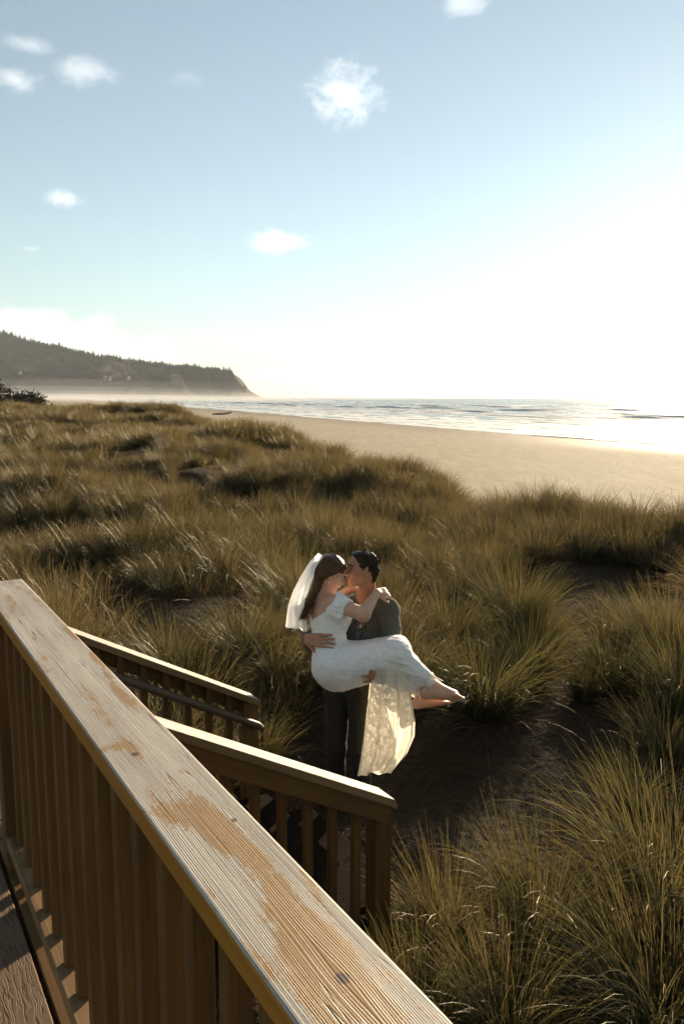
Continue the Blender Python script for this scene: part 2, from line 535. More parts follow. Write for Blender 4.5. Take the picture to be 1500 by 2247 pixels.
def scatter_obj(name, pts, pick, turn, size, coll):
    me = bpy.data.meshes.new(name)
    me.vertices.add(len(pts)); me.vertices.foreach_set('co', np.asarray(pts, dtype=np.float64).ravel())
    a = me.attributes.new('pick', 'INT', 'POINT'); a.data.foreach_set('value', np.asarray(pick, dtype=np.int32))
    a = me.attributes.new('turn', 'FLOAT_VECTOR', 'POINT'); a.data.foreach_set('vector', np.asarray(turn, dtype=np.float32).ravel())
    a = me.attributes.new('size', 'FLOAT_VECTOR', 'POINT'); a.data.foreach_set('vector', np.asarray(size, dtype=np.float32).ravel())
    o = link(bpy.data.objects.new(name, me))
    gn_scatter(o, coll, name + '_scatter')
    return o

def conifer_mesh(seed, mat):
    rng = random.Random(seed)
    vs, fs = [], []
    def tri(a, b_, c):
        i = len(vs); vs.extend([a, b_, c]); fs.append((i, i + 1, i + 2))
    for k in range(6):                                        # trunk
        a0, a1 = k * math.tau / 6, (k + 1) * math.tau / 6
        tri((0.35 * math.cos(a0), 0.35 * math.sin(a0), 0), (0.35 * math.cos(a1), 0.35 * math.sin(a1), 0), (0, 0, 17))
    for lv in range(13):
        z = 2.0 + lv * 1.33
        rad = (4.0 - lv * 0.27) * rng.uniform(0.75, 1.15)
        for k in range(8):
            a = rng.uniform(0, math.tau)
            r = rad * rng.uniform(0.7, 1.1)
            w = 0.42
            tip = (r * math.cos(a), r * math.sin(a), z - 0.35 * r)
            tri((0.1 * math.cos(a), 0.1 * math.sin(a), z + 1.3), (0.6 * r * math.cos(a - w), 0.6 * r * math.sin(a - w), z - 0.1), tip)
            tri((0.1 * math.cos(a), 0.1 * math.sin(a), z + 1.3), tip, (0.6 * r * math.cos(a + w), 0.6 * r * math.sin(a + w), z - 0.1))
    me = bpy.data.meshes.new('conifer')
    me.from_pydata(vs, [], fs); me.materials.append(mat)
    return me
M_CONIFER = simple_mat('conifer_needles', (0.028, 0.034, 0.018), 0.9, 0.15, 0, 0.3)
tree_coll = bpy.data.collections.new('conifer_kinds')
for k in range(4):
    tree_coll.objects.link(bpy.data.objects.new('conifer_%02d' % k, conifer_mesh(k, M_CONIFER)))
def forest():
    rng = np.random.default_rng(5)
    pts, size = [], []
    nrow, ncol = hv.shape[:2]
    cnt = 0
    while len(pts) < 7500 and cnt < 60000:
        cnt += 1
        crest = rng.random() < 0.42
        fi = rng.uniform(0.655, 0.72) * (nrow - 1) if crest else rng.uniform(0.16, 0.7) * (nrow - 1)
        fj = rng.uniform(16, ncol - 12)
        i, j = int(fi), int(fj)
        a, b2 = fi - i, fj - j
        p = (hv[i, j] * (1 - b2) + hv[i, j + 1] * b2) * (1 - a) + (hv[i + 1, j] * (1 - b2) + hv[i + 1, j + 1] * b2) * a
        if p[2] < 14 or bare[i, j] > 0.15: continue
        if fbm2(p[0] / 90, p[1] / 90 + p[2] / 60, 3, 33) < -0.22 and not crest: continue
        pts.append(p - np.array([0, 0, 1.5])); s = rng.uniform(0.4, 0.95) * (1.35 if rng.random() < 0.10 else 0.9)
        size.append((s * 1.15, s * 1.15, s))
    n = len(pts)
    o = scatter_obj('forest', pts, rng.integers(0, 4, n), np.stack([np.zeros(n), np.zeros(n), rng.uniform(0, 6.28, n)], -1), size, tree_coll)
    setp(o, 'dark conifer forest covering the headland', 'forest', None, 'stuff')
forest()

M_HOUSE_WALL = simple_mat('house_wall', (0.30, 0.28, 0.25), 0.8, 0.2)
M_HOUSE_ROOF = simple_mat('house_roof', (0.20, 0.18, 0.16), 0.8, 0.2)
M_HOUSE_GLASS = simple_mat('house_glass', (0.05, 0.06, 0.07), 0.1, 0.6)
def surface_at(u, v):
    """nearest headland grid vertex seen at a pixel"""
    d = pix_dir(u, v); o = Vector((0, 0, CAM_Z))
    flat = hv.reshape(-1, 3)
    uu = flat[:, 0] / flat[:, 1] - d.x / d.y
    zz = (flat[:, 2] - CAM_Z) / flat[:, 1] - d.z / d.y
    k = np.argmin(uu ** 2 + zz ** 2 + (flat[:, 1] > HD) * 1.0)
    return flat[k]
house_spots = [(231, 836, 7, 'small pale house at the seaward end of the hillside row'), (243, 833, 9, 'wide pale house in the middle of the hillside row'),
               (272, 829, 9, 'tall pale house standing highest in the hillside row'), (285, 832, 7, 'small pale house at the far right of the hillside row'),
               (46, 826, 7, 'lone pale house low on the left of the headland')]
for (u, v, w, lab) in house_spots:
    c = surface_at(u, v)
    h = empty('hillside_house', (c[0], c[1] - 6, c[2] + 6))
    setp(h, lab, 'house', 'houses on the headland')
    hw, hd, hh = w / 2, 3.0, 3.6
    vv = [(-hw, -hd, -6), (hw, -hd, -6), (hw, hd, -6), (-hw, hd, -6), (-hw, -hd, hh), (hw, -hd, hh), (hw, hd, hh), (-hw, hd, hh)]
    mesh_obj('wall', vv, [(0, 1, 5, 4), (1, 2, 6, 5), (2, 3, 7, 6), (3, 0, 4, 7), (4, 5, 6, 7)], M_HOUSE_WALL, h)
    rv = [(-hw - .6, -hd - .8, hh), (hw + .6, -hd - .8, hh), (hw + .6, hd + .8, hh), (-hw - .6, hd + .8, hh), (-hw - .6, 0, hh + 2), (hw + .6, 0, hh + 2)]
    mesh_obj('roof', rv, [(0, 1, 5, 4), (2, 3, 4, 5), (1, 2, 5), (3, 0, 4), (0, 3, 2, 1)], M_HOUSE_ROOF, h)
    for k in range(3):
        x0 = -hw + (k + 0.25) * w / 3
        mesh_obj('window', [(x0, -hd - .05, 1), (x0 + w / 6, -hd - .05, 1), (x0 + w / 6, -hd - .05, 2.6), (x0, -hd - .05, 2.6)], [(0, 1, 2, 3)], M_HOUSE_GLASS, h)

# ------------------------------------------------------------------ bushes on the far knoll
def leaf_blob(seed, n, rx, ry, rz, leaf, mat):
    rng = np.random.default_rng(seed)
    cl = rng.normal(size=(14, 3)); cl /= np.linalg.norm(cl, axis=1)[:, None]
    cl = cl * rng.uniform(0.35, 0.85, (14, 1)); cl[:, 2] = np.abs(cl[:, 2])
    c = cl[rng.integers(0, 14, n)] + rng.normal(size=(n, 3)) * 0.17
    c *= np.array([rx, ry, rz])
    c[:, 2] = np.maximum(c[:, 2], 0.02)
    a = rng.normal(size=(n, 3)); a /= np.linalg.norm(a, axis=1)[:, None]
    b_ = np.cross(a, rng.normal(size=(n, 3))); b_ /= np.linalg.norm(b_, axis=1)[:, None]
    s = leaf * rng.uniform(0.6, 1.3, (n, 1))
    v = np.stack([c - a * s, c + b_ * s * 0.45, c + a * s, c - b_ * s * 0.45], 1).reshape(-1, 3)
    f = np.arange(4 * n).reshape(n, 4)
    return v, f
M_BUSH = simple_mat('bush_leaves', (0.060, 0.052, 0.026), 0.8, 0.2, 0, 2)
M_BUSH_STEM = simple_mat('bush_stem', (0.09, 0.065, 0.045), 0.9, 0.1)
bush_spots = [(-72, 146, 5.6, 'tallest dark shrub on the knoll at the far left'), (-64.5, 142, 5.2, 'dark shrub on the crown of the far knoll'),
              (-57.5, 143, 4.2, 'rounded dark shrub right of the knoll crown'), (-52.5, 141, 2.6, 'low dark shrub at the right foot of the far knoll'),
              (-64, 133, 3.6, 'low brownish shrub on the front of the far knoll'), (-57.5, 134, 2.8, 'small shrub in front of the rounded knoll shrub')]
for k, (x, y, r, lab) in enumerate(bush_spots):
    t = empty('dune_shrub', (x, y, float(ground_h(x, y)) - 0.1))
    setp(t, lab, 'shrub', 'shrubs on the far knoll')
    v, f = leaf_blob(70 + k, 2600, r * 1.25, r, r * 0.62, 0.30, M_BUSH)
    mesh_obj('crown', v, f, M_BUSH, t)
    sv_, sf_ = [], []
    for j in range(5):
        a = j * 1.257 + k
        i = len(sv_)
        tip = (r * 0.5 * math.cos(a), r * 0.5 * math.sin(a), r * 0.4)
        sv_ += [(0.12 * math.cos(a + 1.6), 0.12 * math.sin(a + 1.6), 0), (0.12 * math.cos(a - 1.6), 0.12 * math.sin(a - 1.6), 0), (0.1, 0, 0.25), tip]
        sf_ += [(i, i + 1, i + 3), (i + 1, i + 2, i + 3), (i + 2, i, i + 3)]
    mesh_obj('stem', sv_, sf_, M_BUSH_STEM, t)

# ------------------------------------------------------------------ driftwood
M_DRIFT = simple_mat('driftwood', (0.13, 0.10, 0.075), 0.85, 0.2, 0.6, 30)
def limb(path, radii, seg=8, wob=0.0, seed=0):
    rng = random.Random(seed)
    vs, fs = [], []
    n = len(path)
    for i, (p, r) in enumerate(zip(path, radii)):
        p = Vector(p)
        t = (Vector(path[min(i + 1, n - 1)]) - Vector(path[max(i - 1, 0)])).normalized()
        a = t.orthogonal().normalized(); b_ = t.cross(a)
        for k in range(seg):
            an = k * math.tau / seg
            rr = r * (1 + wob * rng.uniform(-1, 1))
            vs.append(p + a * math.cos(an) * rr + b_ * math.sin(an) * rr)
    for i in range(n - 1):
        for k in range(seg):
            fs.append((i * seg + k, i * seg + (k + 1) % seg, (i + 1) * seg + (k + 1) % seg, (i + 1) * seg + k))
    fs.append(tuple(range(seg - 1, -1, -1))); fs.append(tuple((n - 1) * seg + k for k in range(seg)))
    return vs, fs
p0 = PZ(487, 910, -3.75)
gz0 = float(ground_h(p0.x, p0.y))
v, f = limb([(-3.6, 0, 0.25), (-1.2, 0.3, 0.32), (1.2, 0.1, 0.45), (2.8, -0.2, 0.75), (3.8, -0.3, 1.25)], [0.22, 0.34, 0.32, 0.26, 0.12], 9, 0.12, 3)
lg = mesh_obj('driftwood_log', v, f, M_DRIFT, smooth=True); lg.location = (p0.x, p0.y, gz0)
setp(lg, 'dark driftwood log with a raised end on the far beach', 'log')
# ------------------------------------------------------------------ deck frame: t runs along the deck rail (away from the camera), n across it (seaward)
D2 = Vector((-0.527, 0.850)).normalized()
N2 = Vector((D2.y, -D2.x))
def TN(t, n, z): return Vector((D2.x * t + N2.x * n, D2.y * t + N2.y * n, z))
DECK_ANG = math.atan2(D2.y, D2.x)                  # local +X of a piece that runs along t
STAIR_ANG = math.atan2(N2.y, N2.x)                 # local +X of a piece that runs along n
CAP_Z = CAM_Z - 0.63
DECK_Z = CAP_Z - 1.0
NR = 0.413                                         # rail axis
T1, T2 = 2.93, 4.30                                # the two stair rails

def wood_mats():
    # weathered cap boards: silvered ridged grain, remains of ochre stain, knots
    def cap(name, knots, seed, amount, patches=()):
        m, nt, out = new_mat(name)
        b = NB(nt)
        co = b.tc('Object')
        x, y, z = b.xyz(co)
        warp = None
        knotmask = None
        yy = b.math('ADD', y, b.math('MULTIPLY', b.math('SUBTRACT', b.noise(b.comb(b.math('MULTIPLY', x, 1.6), b.math('MULTIPLY', y, 5.0), seed), 1.0, 3), 0.5), 0.007))
        for (kx, ky, kr) in knots:
            dx = b.math('SUBTRACT', x, kx); dy = b.math('SUBTRACT', y, ky)
            r2 = b.math('ADD', b.math('MULTIPLY', b.math('MULTIPLY', dx, dx), 0.22), b.math('MULTIPLY', dy, dy))
            g = b.math('EXPONENT', b.math('MULTIPLY', r2, -1.0 / (kr * 2.4) ** 2))
            sgn = b.math('MULTIPLY', b.math('DIVIDE', dy, b.math('ADD', b.math('ABSOLUTE', dy), 0.004)), kr * 0.5)
            yy = b.math('SUBTRACT', yy, b.math('MULTIPLY', g, sgn))
            r3 = b.math('ADD', b.math('MULTIPLY', dx, dx), b.math('MULTIPLY', b.math('MULTIPLY', dy, dy), 1.4))
            ir = b.math('ADD', b.math('SQRT', r3), b.math('MULTIPLY', b.math('SUBTRACT', b.noise(co, 90, 2), 0.5), kr * 0.9))
            k = b.range(ir, kr * 0.95, kr * 0.45, smooth=True)
            knotmask = k if knotmask is None else b.math('MAXIMUM', knotmask, k)
        gx_ = b.comb(b.math('MULTIPLY', x, 2.2), b.math('MULTIPLY', yy, 330.0), seed)
        grain = b.noise(gx_, 1.0, 2, 0.5)
        fine = b.noise(b.comb(b.math('MULTIPLY', x, 14.0), b.math('MULTIPLY', yy, 700.0), seed), 1.0, 3, 0.6)
        ring = b.range(b.math('SINE', b.math('MULTIPLY', b.math('ADD', yy, b.math('MULTIPLY', b.noise(b.comb(b.math('MULTIPLY', x, 0.8), b.math('MULTIPLY', yy, 18.0), seed), 1.0, 2), 0.010)), 1900.0)), -0.75, 0.45, 0.0, 1.0)
        zone = b.range(b.noise(b.comb(b.math('MULTIPLY', x, 1.2), b.math('MULTIPLY', yy, 16.0), seed + 3), 1.0, 2), 0.40, 0.55)
        ringz = b.math('SUBTRACT', 1.0, b.math('MULTIPLY', b.math('SUBTRACT', 1.0, ring), zone))
        ridge = b.math('MULTIPLY', b.range(grain, 0.32, 0.55), ringz)
        crack = b.range(b.math('ABSOLUTE', b.math('SUBTRACT', b.noise(b.comb(b.math('MULTIPLY', x, 1.1), b.math('MULTIPLY', yy, 26.0), seed + 9), 1.0, 2), 0.5)), 0.0, 0.010, 1.0, 0.0)
        crack = b.math('MULTIPLY', crack, b.range(b.noise(b.comb(b.math('MULTIPLY', x, 3.0), b.math('MULTIPLY', yy, 9.0), seed + 12), 1.0, 2), 0.5, 0.62))
        tone = b.noise(b.comb(b.math('MULTIPLY', x, 2.5), b.math('MULTIPLY', yy, 22.0), seed + 5), 1.0, 4, 0.6)
        silver = b.mix(b.range(tone, 0.3, 0.7), (0.33, 0.295, 0.245), (0.53, 0.480, 0.405))
        silver = b.mix(b.range(fine, 0.3, 0.75), b.mix(0.3, silver, (0.19, 0.15, 0.11)), silver)
        groove = (0.13, 0.095, 0.065)
        base = b.mix(ridge, b.mix(0.22, silver, groove), silver)
        pm = b.noise(b.comb(b.math('MULTIPLY', x, 3.6), b.math('MULTIPLY', y, 15.0), seed + 20), 1.0, 5, 0.62)
        pm = b.math('ADD', pm, b.math('MULTIPLY', b.math('SUBTRACT', fine, 0.5), 0.24))
        pm = b.math('ADD', pm, b.math('MULTIPLY', b.math('SUBTRACT', b.noise(co, 180, 4, 0.75), 0.5), 0.22))
        for (px, py, rx, ry, amt) in patches:
            ex = b.math('DIVIDE', b.math('SUBTRACT', x, px), rx); ey = b.math('DIVIDE', b.math('SUBTRACT', y, py), ry)
            g = b.math('EXPONENT', b.math('MULTIPLY', b.math('ADD', b.math('MULTIPLY', ex, ex), b.math('MULTIPLY', ey, ey)), -1.0))
            pm = b.math('ADD', pm, b.math('MULTIPLY', g, amt))
        paint = b.range(pm, amount, amount + 0.025)
        ochre = b.mix(b.noise(co, 60, 4, 0.7), (0.23, 0.130, 0.048), (0.36, 0.215, 0.085))
        col = b.mix(paint, base, ochre)
        col = b.mix(crack, col, (0.05, 0.035, 0.025))
        if knotmask is not None: col = b.mix(knotmask, col, (0.085, 0.05, 0.03))
        hgt = b.math('ADD', b.math('MULTIPLY', ridge, 0.9), b.math('ADD', b.math('MULTIPLY', fine, 0.35), b.math('MULTIPLY', paint, 0.25)))
        hgt = b.math('SUBTRACT', hgt, b.math('MULTIPLY', crack, 1.6))
        sh = b.bsdf(col, b.range(paint, 0, 1, 0.72, 0.5), b.bump(hgt, 0.32, 0.0012), 0.35)
        nt.links.new(sh, out.inputs['Surface'])
        return m
    def stain(name, c0, c1, rough=0.55, spec=0.3):
        m, nt, out = new_mat(name)
        b = NB(nt)
        co = b.tc('Object')
        x, y, z = b.xyz(co)
        rnd = b.math('MULTIPLY', b.n('ShaderNodeObjectInfo').outputs['Random'], 37.0)
        g = b.noise(b.comb(b.math('ADD', b.math('MULTIPLY', x, 2.5), rnd), b.math('MULTIPLY', y, 120.0), b.math('MULTIPLY', z, 120.0)), 1.0, 3, 0.6)
        t = b.noise(b.comb(b.math('ADD', b.math('MULTIPLY', x, 1.5), rnd), b.math('MULTIPLY', y, 9.0), b.math('MULTIPLY', z, 9.0)), 1.0, 4, 0.6)
        col = b.mix(b.range(b.math('ADD', b.math('MULTIPLY', g, 0.5), b.math('MULTIPLY', t, 0.5)), 0.35, 0.65), c0, c1)
        col = b.mix(b.range(t, 0.62, 0.75, 0, 0.6), col, tuple(0.45 * q for q in c0))
        col = b.mix(b.math('MULTIPLY', b.n('ShaderNodeObjectInfo').outputs['Random'], 0.35), col, c0)
        nt.links.new(b.bsdf(col, rough, b.bump(g, 0.5, 0.001), spec), out.inputs['Surface'])
        return m
    def deck(name):
        m, nt, out = new_mat(name)
        b = NB(nt)
        co = b.tc('Object')
        x, y, z = b.xyz(co)
        rnd = b.math('MULTIPLY', b.n('ShaderNodeObjectInfo').outputs['Random'], 53.0)
        w = b.math('ADD', y, b.math('MULTIPLY', b.noise(b.comb(b.math('ADD', b.math('MULTIPLY', x, 5.0), rnd), b.math('MULTIPLY', y, 8.0), 0.0), 1.0, 3), 0.05))
        g = b.noise(b.comb(b.math('ADD', b.math('MULTIPLY', x, 5.0), rnd), b.math('MULTIPLY', w, 75.0), 0.0), 1.0, 2, 0.5)
        line = b.range(b.math('ABSOLUTE', b.math('SUBTRACT', g, 0.5)), 0.0, 0.045, 1.0, 0.0)
        f = b.noise(co, 240, 3, 0.7)
        col = b.mix(f, (0.120, 0.078, 0.048), (0.175, 0.118, 0.075))
        col = b.mix(b.math('MULTIPLY', line, 0.75), col, (0.045, 0.03, 0.02))
        nt.links.new(b.bsdf(col, 0.62, b.bump(b.math('SUBTRACT', b.math('MULTIPLY', f, 0.3), line), 0.6, 0.002), 0.12), out.inputs['Surface'])
        return m
    return cap, stain, deck
_cap, _stain, _deck = wood_mats()
M_STAIN = _stain('stained_wood', (0.068, 0.033, 0.009), (0.150, 0.074, 0.018))
M_STAIN_EDGE = _stain('golden_stained_edge', (0.25, 0.105, 0.012), (0.41, 0.185, 0.022), 0.5)
M_WEATHER_EDGE = _stain('weathered_edge', (0.13, 0.075, 0.030), (0.26, 0.160, 0.072))
M_TREAD = simple_mat('dark_tread_wood', (0.017, 0.011, 0.007), 1.0, 0.03, 0.3, 50)
M_DECK = _deck('composite_decking')
M_METAL = simple_mat('screw_metal', (0.25, 0.24, 0.22), 0.35, 0.5, Metallic=1.0)

def beam_mesh(name, L, W, H, mats, bevel=0.004, top_slot=0, side_slot=1, cut=0.0):
    """a board along +X from 0 to L, width W (Y), height H (Z), bevelled; slot 0 on the upper face, slot 1 on the rest. cut skews the far end"""
    bm = bmesh.new()
    nx = max(1, int(L / 0.6))
    rng = random.Random(int(L * 1000 + W * 100))
    vs = {}
    for i in range(nx + 1):
        x = L * i / nx
        for (a, y) in enumerate((-W / 2, W / 2)):
            for (c, z) in enumerate((-H / 2, H / 2)):
                xx = x + (cut * (1 if c else 0) if i == nx else 0)
                vs[i, a, c] = bm.verts.new((xx, y, z))
    for i in range(nx):
        bm.faces.new((vs[i, 0, 1], vs[i + 1, 0, 1], vs[i + 1, 1, 1], vs[i, 1, 1]))
        bm.faces.new((vs[i, 0, 0], vs[i, 1, 0], vs[i + 1, 1, 0], vs[i + 1, 0, 0]))
        bm.faces.new((vs[i, 0, 0], vs[i + 1, 0, 0], vs[i + 1, 0, 1], vs[i, 0, 1]))
        bm.faces.new((vs[i, 1, 0], vs[i, 1, 1], vs[i + 1, 1, 1], vs[i + 1, 1, 0]))
    bm.faces.new((vs[0, 0, 0], vs[0, 0, 1], vs[0, 1, 1], vs[0, 1, 0]))
    bm.faces.new((vs[nx, 0, 0], vs[nx, 1, 0], vs[nx, 1, 1], vs[nx, 0, 1]))
    bmesh.ops.recalc_face_normals(bm, faces=bm.faces)
    if bevel > 0:
        es = [e for e in bm.edges if len(e.link_faces) == 2 and e.calc_face_angle(0) > 0.6]
        bmesh.ops.bevel(bm, geom=es, offset=bevel, segments=2, profile=0.5, affect='EDGES', clamp_overlap=True)
    if len(mats) > 1:
        for f in bm.faces:
            f.material_index = top_slot if f.normal.z > 0.8 else side_slot
    me = bpy.data.meshes.new(name)
    bm.to_mesh(me); bm.free()
    for m_ in mats: me.materials.append(m_)
    return me
def place_along(name, me, p, ang, pitch=0.0, parent=None, roll=0.0):
    o = bpy.data.objects.new(name, me)
    o.matrix_world = Matrix.Translation(p) @ Matrix.Rotation(ang, 4, 'Z') @ Matrix.Rotation(-pitch, 4, 'Y') @ Matrix.Rotation(roll, 4, 'X')
    COL.objects.link(o)
    if parent is not None:
        o.parent = parent
        o.matrix_parent_inverse = Matrix.Translation(-Vector(parent.location))
    return o
UPRIGHT = R(90)

# --- deck (structure) with its boards
deck = empty('deck_floor', tuple(TN(0, -1.2, DECK_Z - 0.15)))
setp(deck, 'grey brown composite deck beside the weathered rail', None, None, 'structure')
BW, BH, GAPW = 0.138, 0.024, 0.013
board_me = beam_mesh('board', 5.6, BW, BH, [M_DECK], 0.004)
T_END = 3.0
nn_ = 0.352 - BW / 2
k = 0
while nn_ > -2.8:
    place_along('board', board_me, TN(T_END - 5.6, nn_, DECK_Z - BH / 2), DECK_ANG, 0, deck)
    nn_ -= BW + GAPW; k += 1
edge_me = beam_mesh('board', 3.3, BW, BH, [M_DECK], 0.004)
for i in range(13):                                # the boards beyond turn across, in front of the stairs
    place_along('board', edge_me, TN(T_END + 0.005 + BW / 2 + i * (BW + 0.006), -2.8, DECK_Z - BH / 2), STAIR_ANG, 0, deck)
joist = beam_mesh('rim_joist', 7.4, 0.038, 0.19, [M_STAIN], 0.003)
place_along('rim_joist', joist, TN(-2.7, 0.385, DECK_Z - 0.10), DECK_ANG, 0, deck)
for tt in (-2.0, 0.2, 2.4, 4.5):
    place_along('support_post', beam_mesh('support_post', 1.35, 0.09, 0.09, [M_STAIN], 0.004), TN(tt, 0.30, -0.25), 0, UPRIGHT, deck)

# --- main deck rail
rail = empty('deck_railing', tuple(TN(2.8, NR, DECK_Z)))
setp(rail, 'weathered deck railing with wide peeling cap in the foreground', 'railing')
CAP_T0, CAP_T1 = -1.6, 2.885
def cap_local(u, v):
    p = PZ(u, v, CAP_Z)
    q = Vector((p.x, p.y))
    return (q.dot(D2) - CAP_T0, -(q.dot(N2) - NR))
PATCHES = [(455, 1790, 0.11, 0.030, 0.20), (520, 1850, 0.07, 0.022, 0.16), (300, 1650, 0.045, 0.045, 0.18), (245, 1640, 0.02, 0.03, 0.16), (395, 1690, 0.03, 0.01, 0.16), (215, 1440, 0.08, 0.014, 0.18), (262, 1520, 0.07, 0.014, 0.18), (330, 1545, 0.03, 0.012, 0.12), (640, 1990, 0.10, 0.018, 0.17), (690, 2060, 0.05, 0.03, 0.17), (790, 2180, 0.09, 0.045, 0.22), (480, 1950, 0.04, 0.018, 0.13), (60, 1300, 0.10, 0.02, 0.12), (160, 1400, 0.12, 0.03, 0.08)]
k1, k2, k3 = cap_local(296, 1655), cap_local(513, 1800), cap_local(752, 2146)
M_CAP = _cap('weathered_cap_wood', [(k1[0], k1[1], 0.012), (k2[0], k2[1], 0.008), (k3[0], k3[1], 0.013)], 4.0, 0.585, [(*cap_local(u_, v_), rx_, ry_, am_) for (u_, v_, rx_, ry_, am_) in PATCHES])
cap_me = beam_mesh('cap_rail', CAP_T1 - CAP_T0, 0.140, 0.038, [M_CAP, M_STAIN_EDGE], 0.005)
place_along('cap_rail', cap_me, TN(CAP_T0, NR, CAP_Z - 0.019), DECK_ANG, 0, rail)
sub_me = beam_mesh('top_rail', 4.4, 0.038, 0.085, [M_STAIN], 0.003)
place_along('top_rail', sub_me, TN(-1.58, NR + 0.046, CAP_Z - 0.038 - 0.0435), DECK_ANG, 0, rail)
low_me = beam_mesh('bottom_rail', 4.36, 0.089, 0.038, [M_WEATHER_EDGE], 0.004)
BR_TOP = DECK_Z + 0.125
place_along('bottom_rail', low_me, TN(-1.55, NR, BR_TOP - 0.019), DECK_ANG, 0, rail)
bal_len = CAP_Z - 0.040 - BR_TOP
bal_me = beam_mesh('baluster', bal_len, 0.038, 0.038, [M_STAIN], 0.003)
for i in range(30):
    t = 0.9475 + 0.135 * (i - 16)
    if t > 2.74 or t < -1.4: continue
    place_along('baluster', bal_me, TN(t + 0.003 * math.sin(i * 3.1), NR, BR_TOP + 0.001), 0.0 + DECK_ANG, UPRIGHT, rail, roll=0)
post_me = beam_mesh('post', CAP_Z - 0.04 - (DECK_Z - 0.3), 0.089, 0.089, [M_STAIN], 0.005)
for t in (2.815, -1.5):
    place_along('post', post_me, TN(t, NR - 0.002, DECK_Z - 0.3), DECK_ANG, UPRIGHT, rail)

# --- stairs
SLOPE = 0.55
SA = math.atan(SLOPE)
stairs = empty('staircase', tuple(TN((T1 + T2) / 2, 1.4, 0)))
setp(stairs, 'short wooden stair going down from the deck to the sand', 'stairs')
NS0 = 0.55                                         # top nosing
nris = 7
rise = DECK_Z / nris
run = rise / SLOPE
tread_me = beam_mesh('tread', T2 - T1 - 0.10, 0.27, 0.035, [M_TREAD], 0.005)
for i in range(1, nris):
    place_along('tread', tread_me, TN(T1 + 0.05, NS0 + run * (i - 0.5) + 0.02, DECK_Z - rise * i - 0.018), DECK_ANG, 0, stairs)
str_me = beam_mesh('stringer', 2.45, 0.038, 0.26, [M_TREAD], 0.004)
for t in (T1 + 0.028, T2 - 0.028):
    place_along('stringer', str_me, TN(t, NS0 - 0.15, DECK_Z - 0.17), STAIR_ANG, -SA, stairs)

# --- stair rails
def stair_rail(t, zc, n0, n1, label, handrail, seed):
    """zc: height of the cap's top at n = 0 (the rail falls with SLOPE)"""
    root = empty('stair_railing', tuple(TN(t, n1, 0)))
    setp(root, label, 'railing', 'railings of the stairs')
    M = _cap('weathered_stair_cap_%d' % int(seed), [], seed, 0.60)
    L = (n1 - n0) / math.cos(SA)
    def zt(n): return zc - SLOPE * n
    cm = beam_mesh('cap_rail', L, 0.140, 0.038, [M, M_WEATHER_EDGE], 0.004, cut=-0.045)
    place_along('cap_rail', cm, TN(t, n0, zt(n0) - 0.019 / math.cos(SA)), STAIR_ANG, -SA, root)
    dz = 0.040 / math.cos(SA)
    sm = beam_mesh('top_rail', L - 0.06, 0.038, 0.085, [M_STAIN], 0.003, cut=-0.03)
    for sgn in ((1, -1) if not handrail else (1,)):
        place_along('top_rail', sm, TN(t + sgn * 0.040, n0 + 0.01, zt(n0) - dz - 0.0435 / math.cos(SA)), STAIR_ANG, -SA, root)
    bm_ = beam_mesh('bottom_rail', L - 0.12, 0.089, 0.038, [M_STAIN], 0.003)
    place_along('bottom_rail', bm_, TN(t, n0 + 0.02, zt(n0) - 0.80), STAIR_ANG, -SA, root)
    # balusters between cap and bottom rail
    bl = 0.80 - dz - 0.008
    bme = beam_mesh('baluster', bl, 0.038, 0.038, [M_STAIN], 0.003)
    n = n1 - 0.205
    while n > n0 + 0.05:
        place_along('baluster', bme, TN(t, n, zt(n) - 0.79), STAIR_ANG, UPRIGHT, root)
        n -= 0.13
    pl = zt(n1 - 0.09) - dz + 0.32
    pme = beam_mesh('post', pl, 0.089, 0.089, [M_STAIN], 0.004)
    place_along('post', pme, TN(t, n1 - 0.075, -0.32), STAIR_ANG, UPRIGHT, root)
    ptop = beam_mesh('post', zt(n0) - dz + 0.02, 0.089, 0.089, [M_STAIN], 0.004)
    place_along('post', ptop, TN(t, n0 + 0.05, 0.0), STAIR_ANG, UPRIGHT, root)
    if handrail:
        hz = zt(n0) - 0.165
        vs, fs = limb([(0, 0, 0), (L * 0.5, 0, 0), (L - 0.06, 0, 0), (L - 0.02, 0, -0.004)], [0.024, 0.024, 0.024, 0.015], 14)
        hr = mesh_obj('handrail', vs, fs, M_HAND, None, True)
        hr.matrix_world = Matrix.Translation(TN(t - 0.085, n0, hz)) @ Matrix.Rotation(STAIR_ANG, 4, 'Z') @ Matrix.Rotation(SA, 4, 'Y')
        hr.parent = root; hr.matrix_parent_inverse = Matrix.Translation(-Vector(root.location))
        for q in (0.3, 0.95, 1.4):
            bv, bf = limb([(0, 0.0, -0.02), (0, 0.04, -0.045), (0, 0.075, -0.045)], [0.007, 0.007, 0.007], 8)
            br = mesh_obj('bracket', bv, bf, M_METAL, None, True)
            br.matrix_world = Matrix.Translation(TN(t - 0.085, n0 + q, hz - SLOPE * q)) @ Matrix.Rotation(STAIR_ANG, 4, 'Z')
            br.parent = root; br.matrix_parent_inverse = Matrix.Translation(-Vector(root.location))
    return root
M_HAND = simple_mat('brown_handrail_wood', (0.095, 0.062, 0.036), 0.5, 0.3, 0.3, 60)
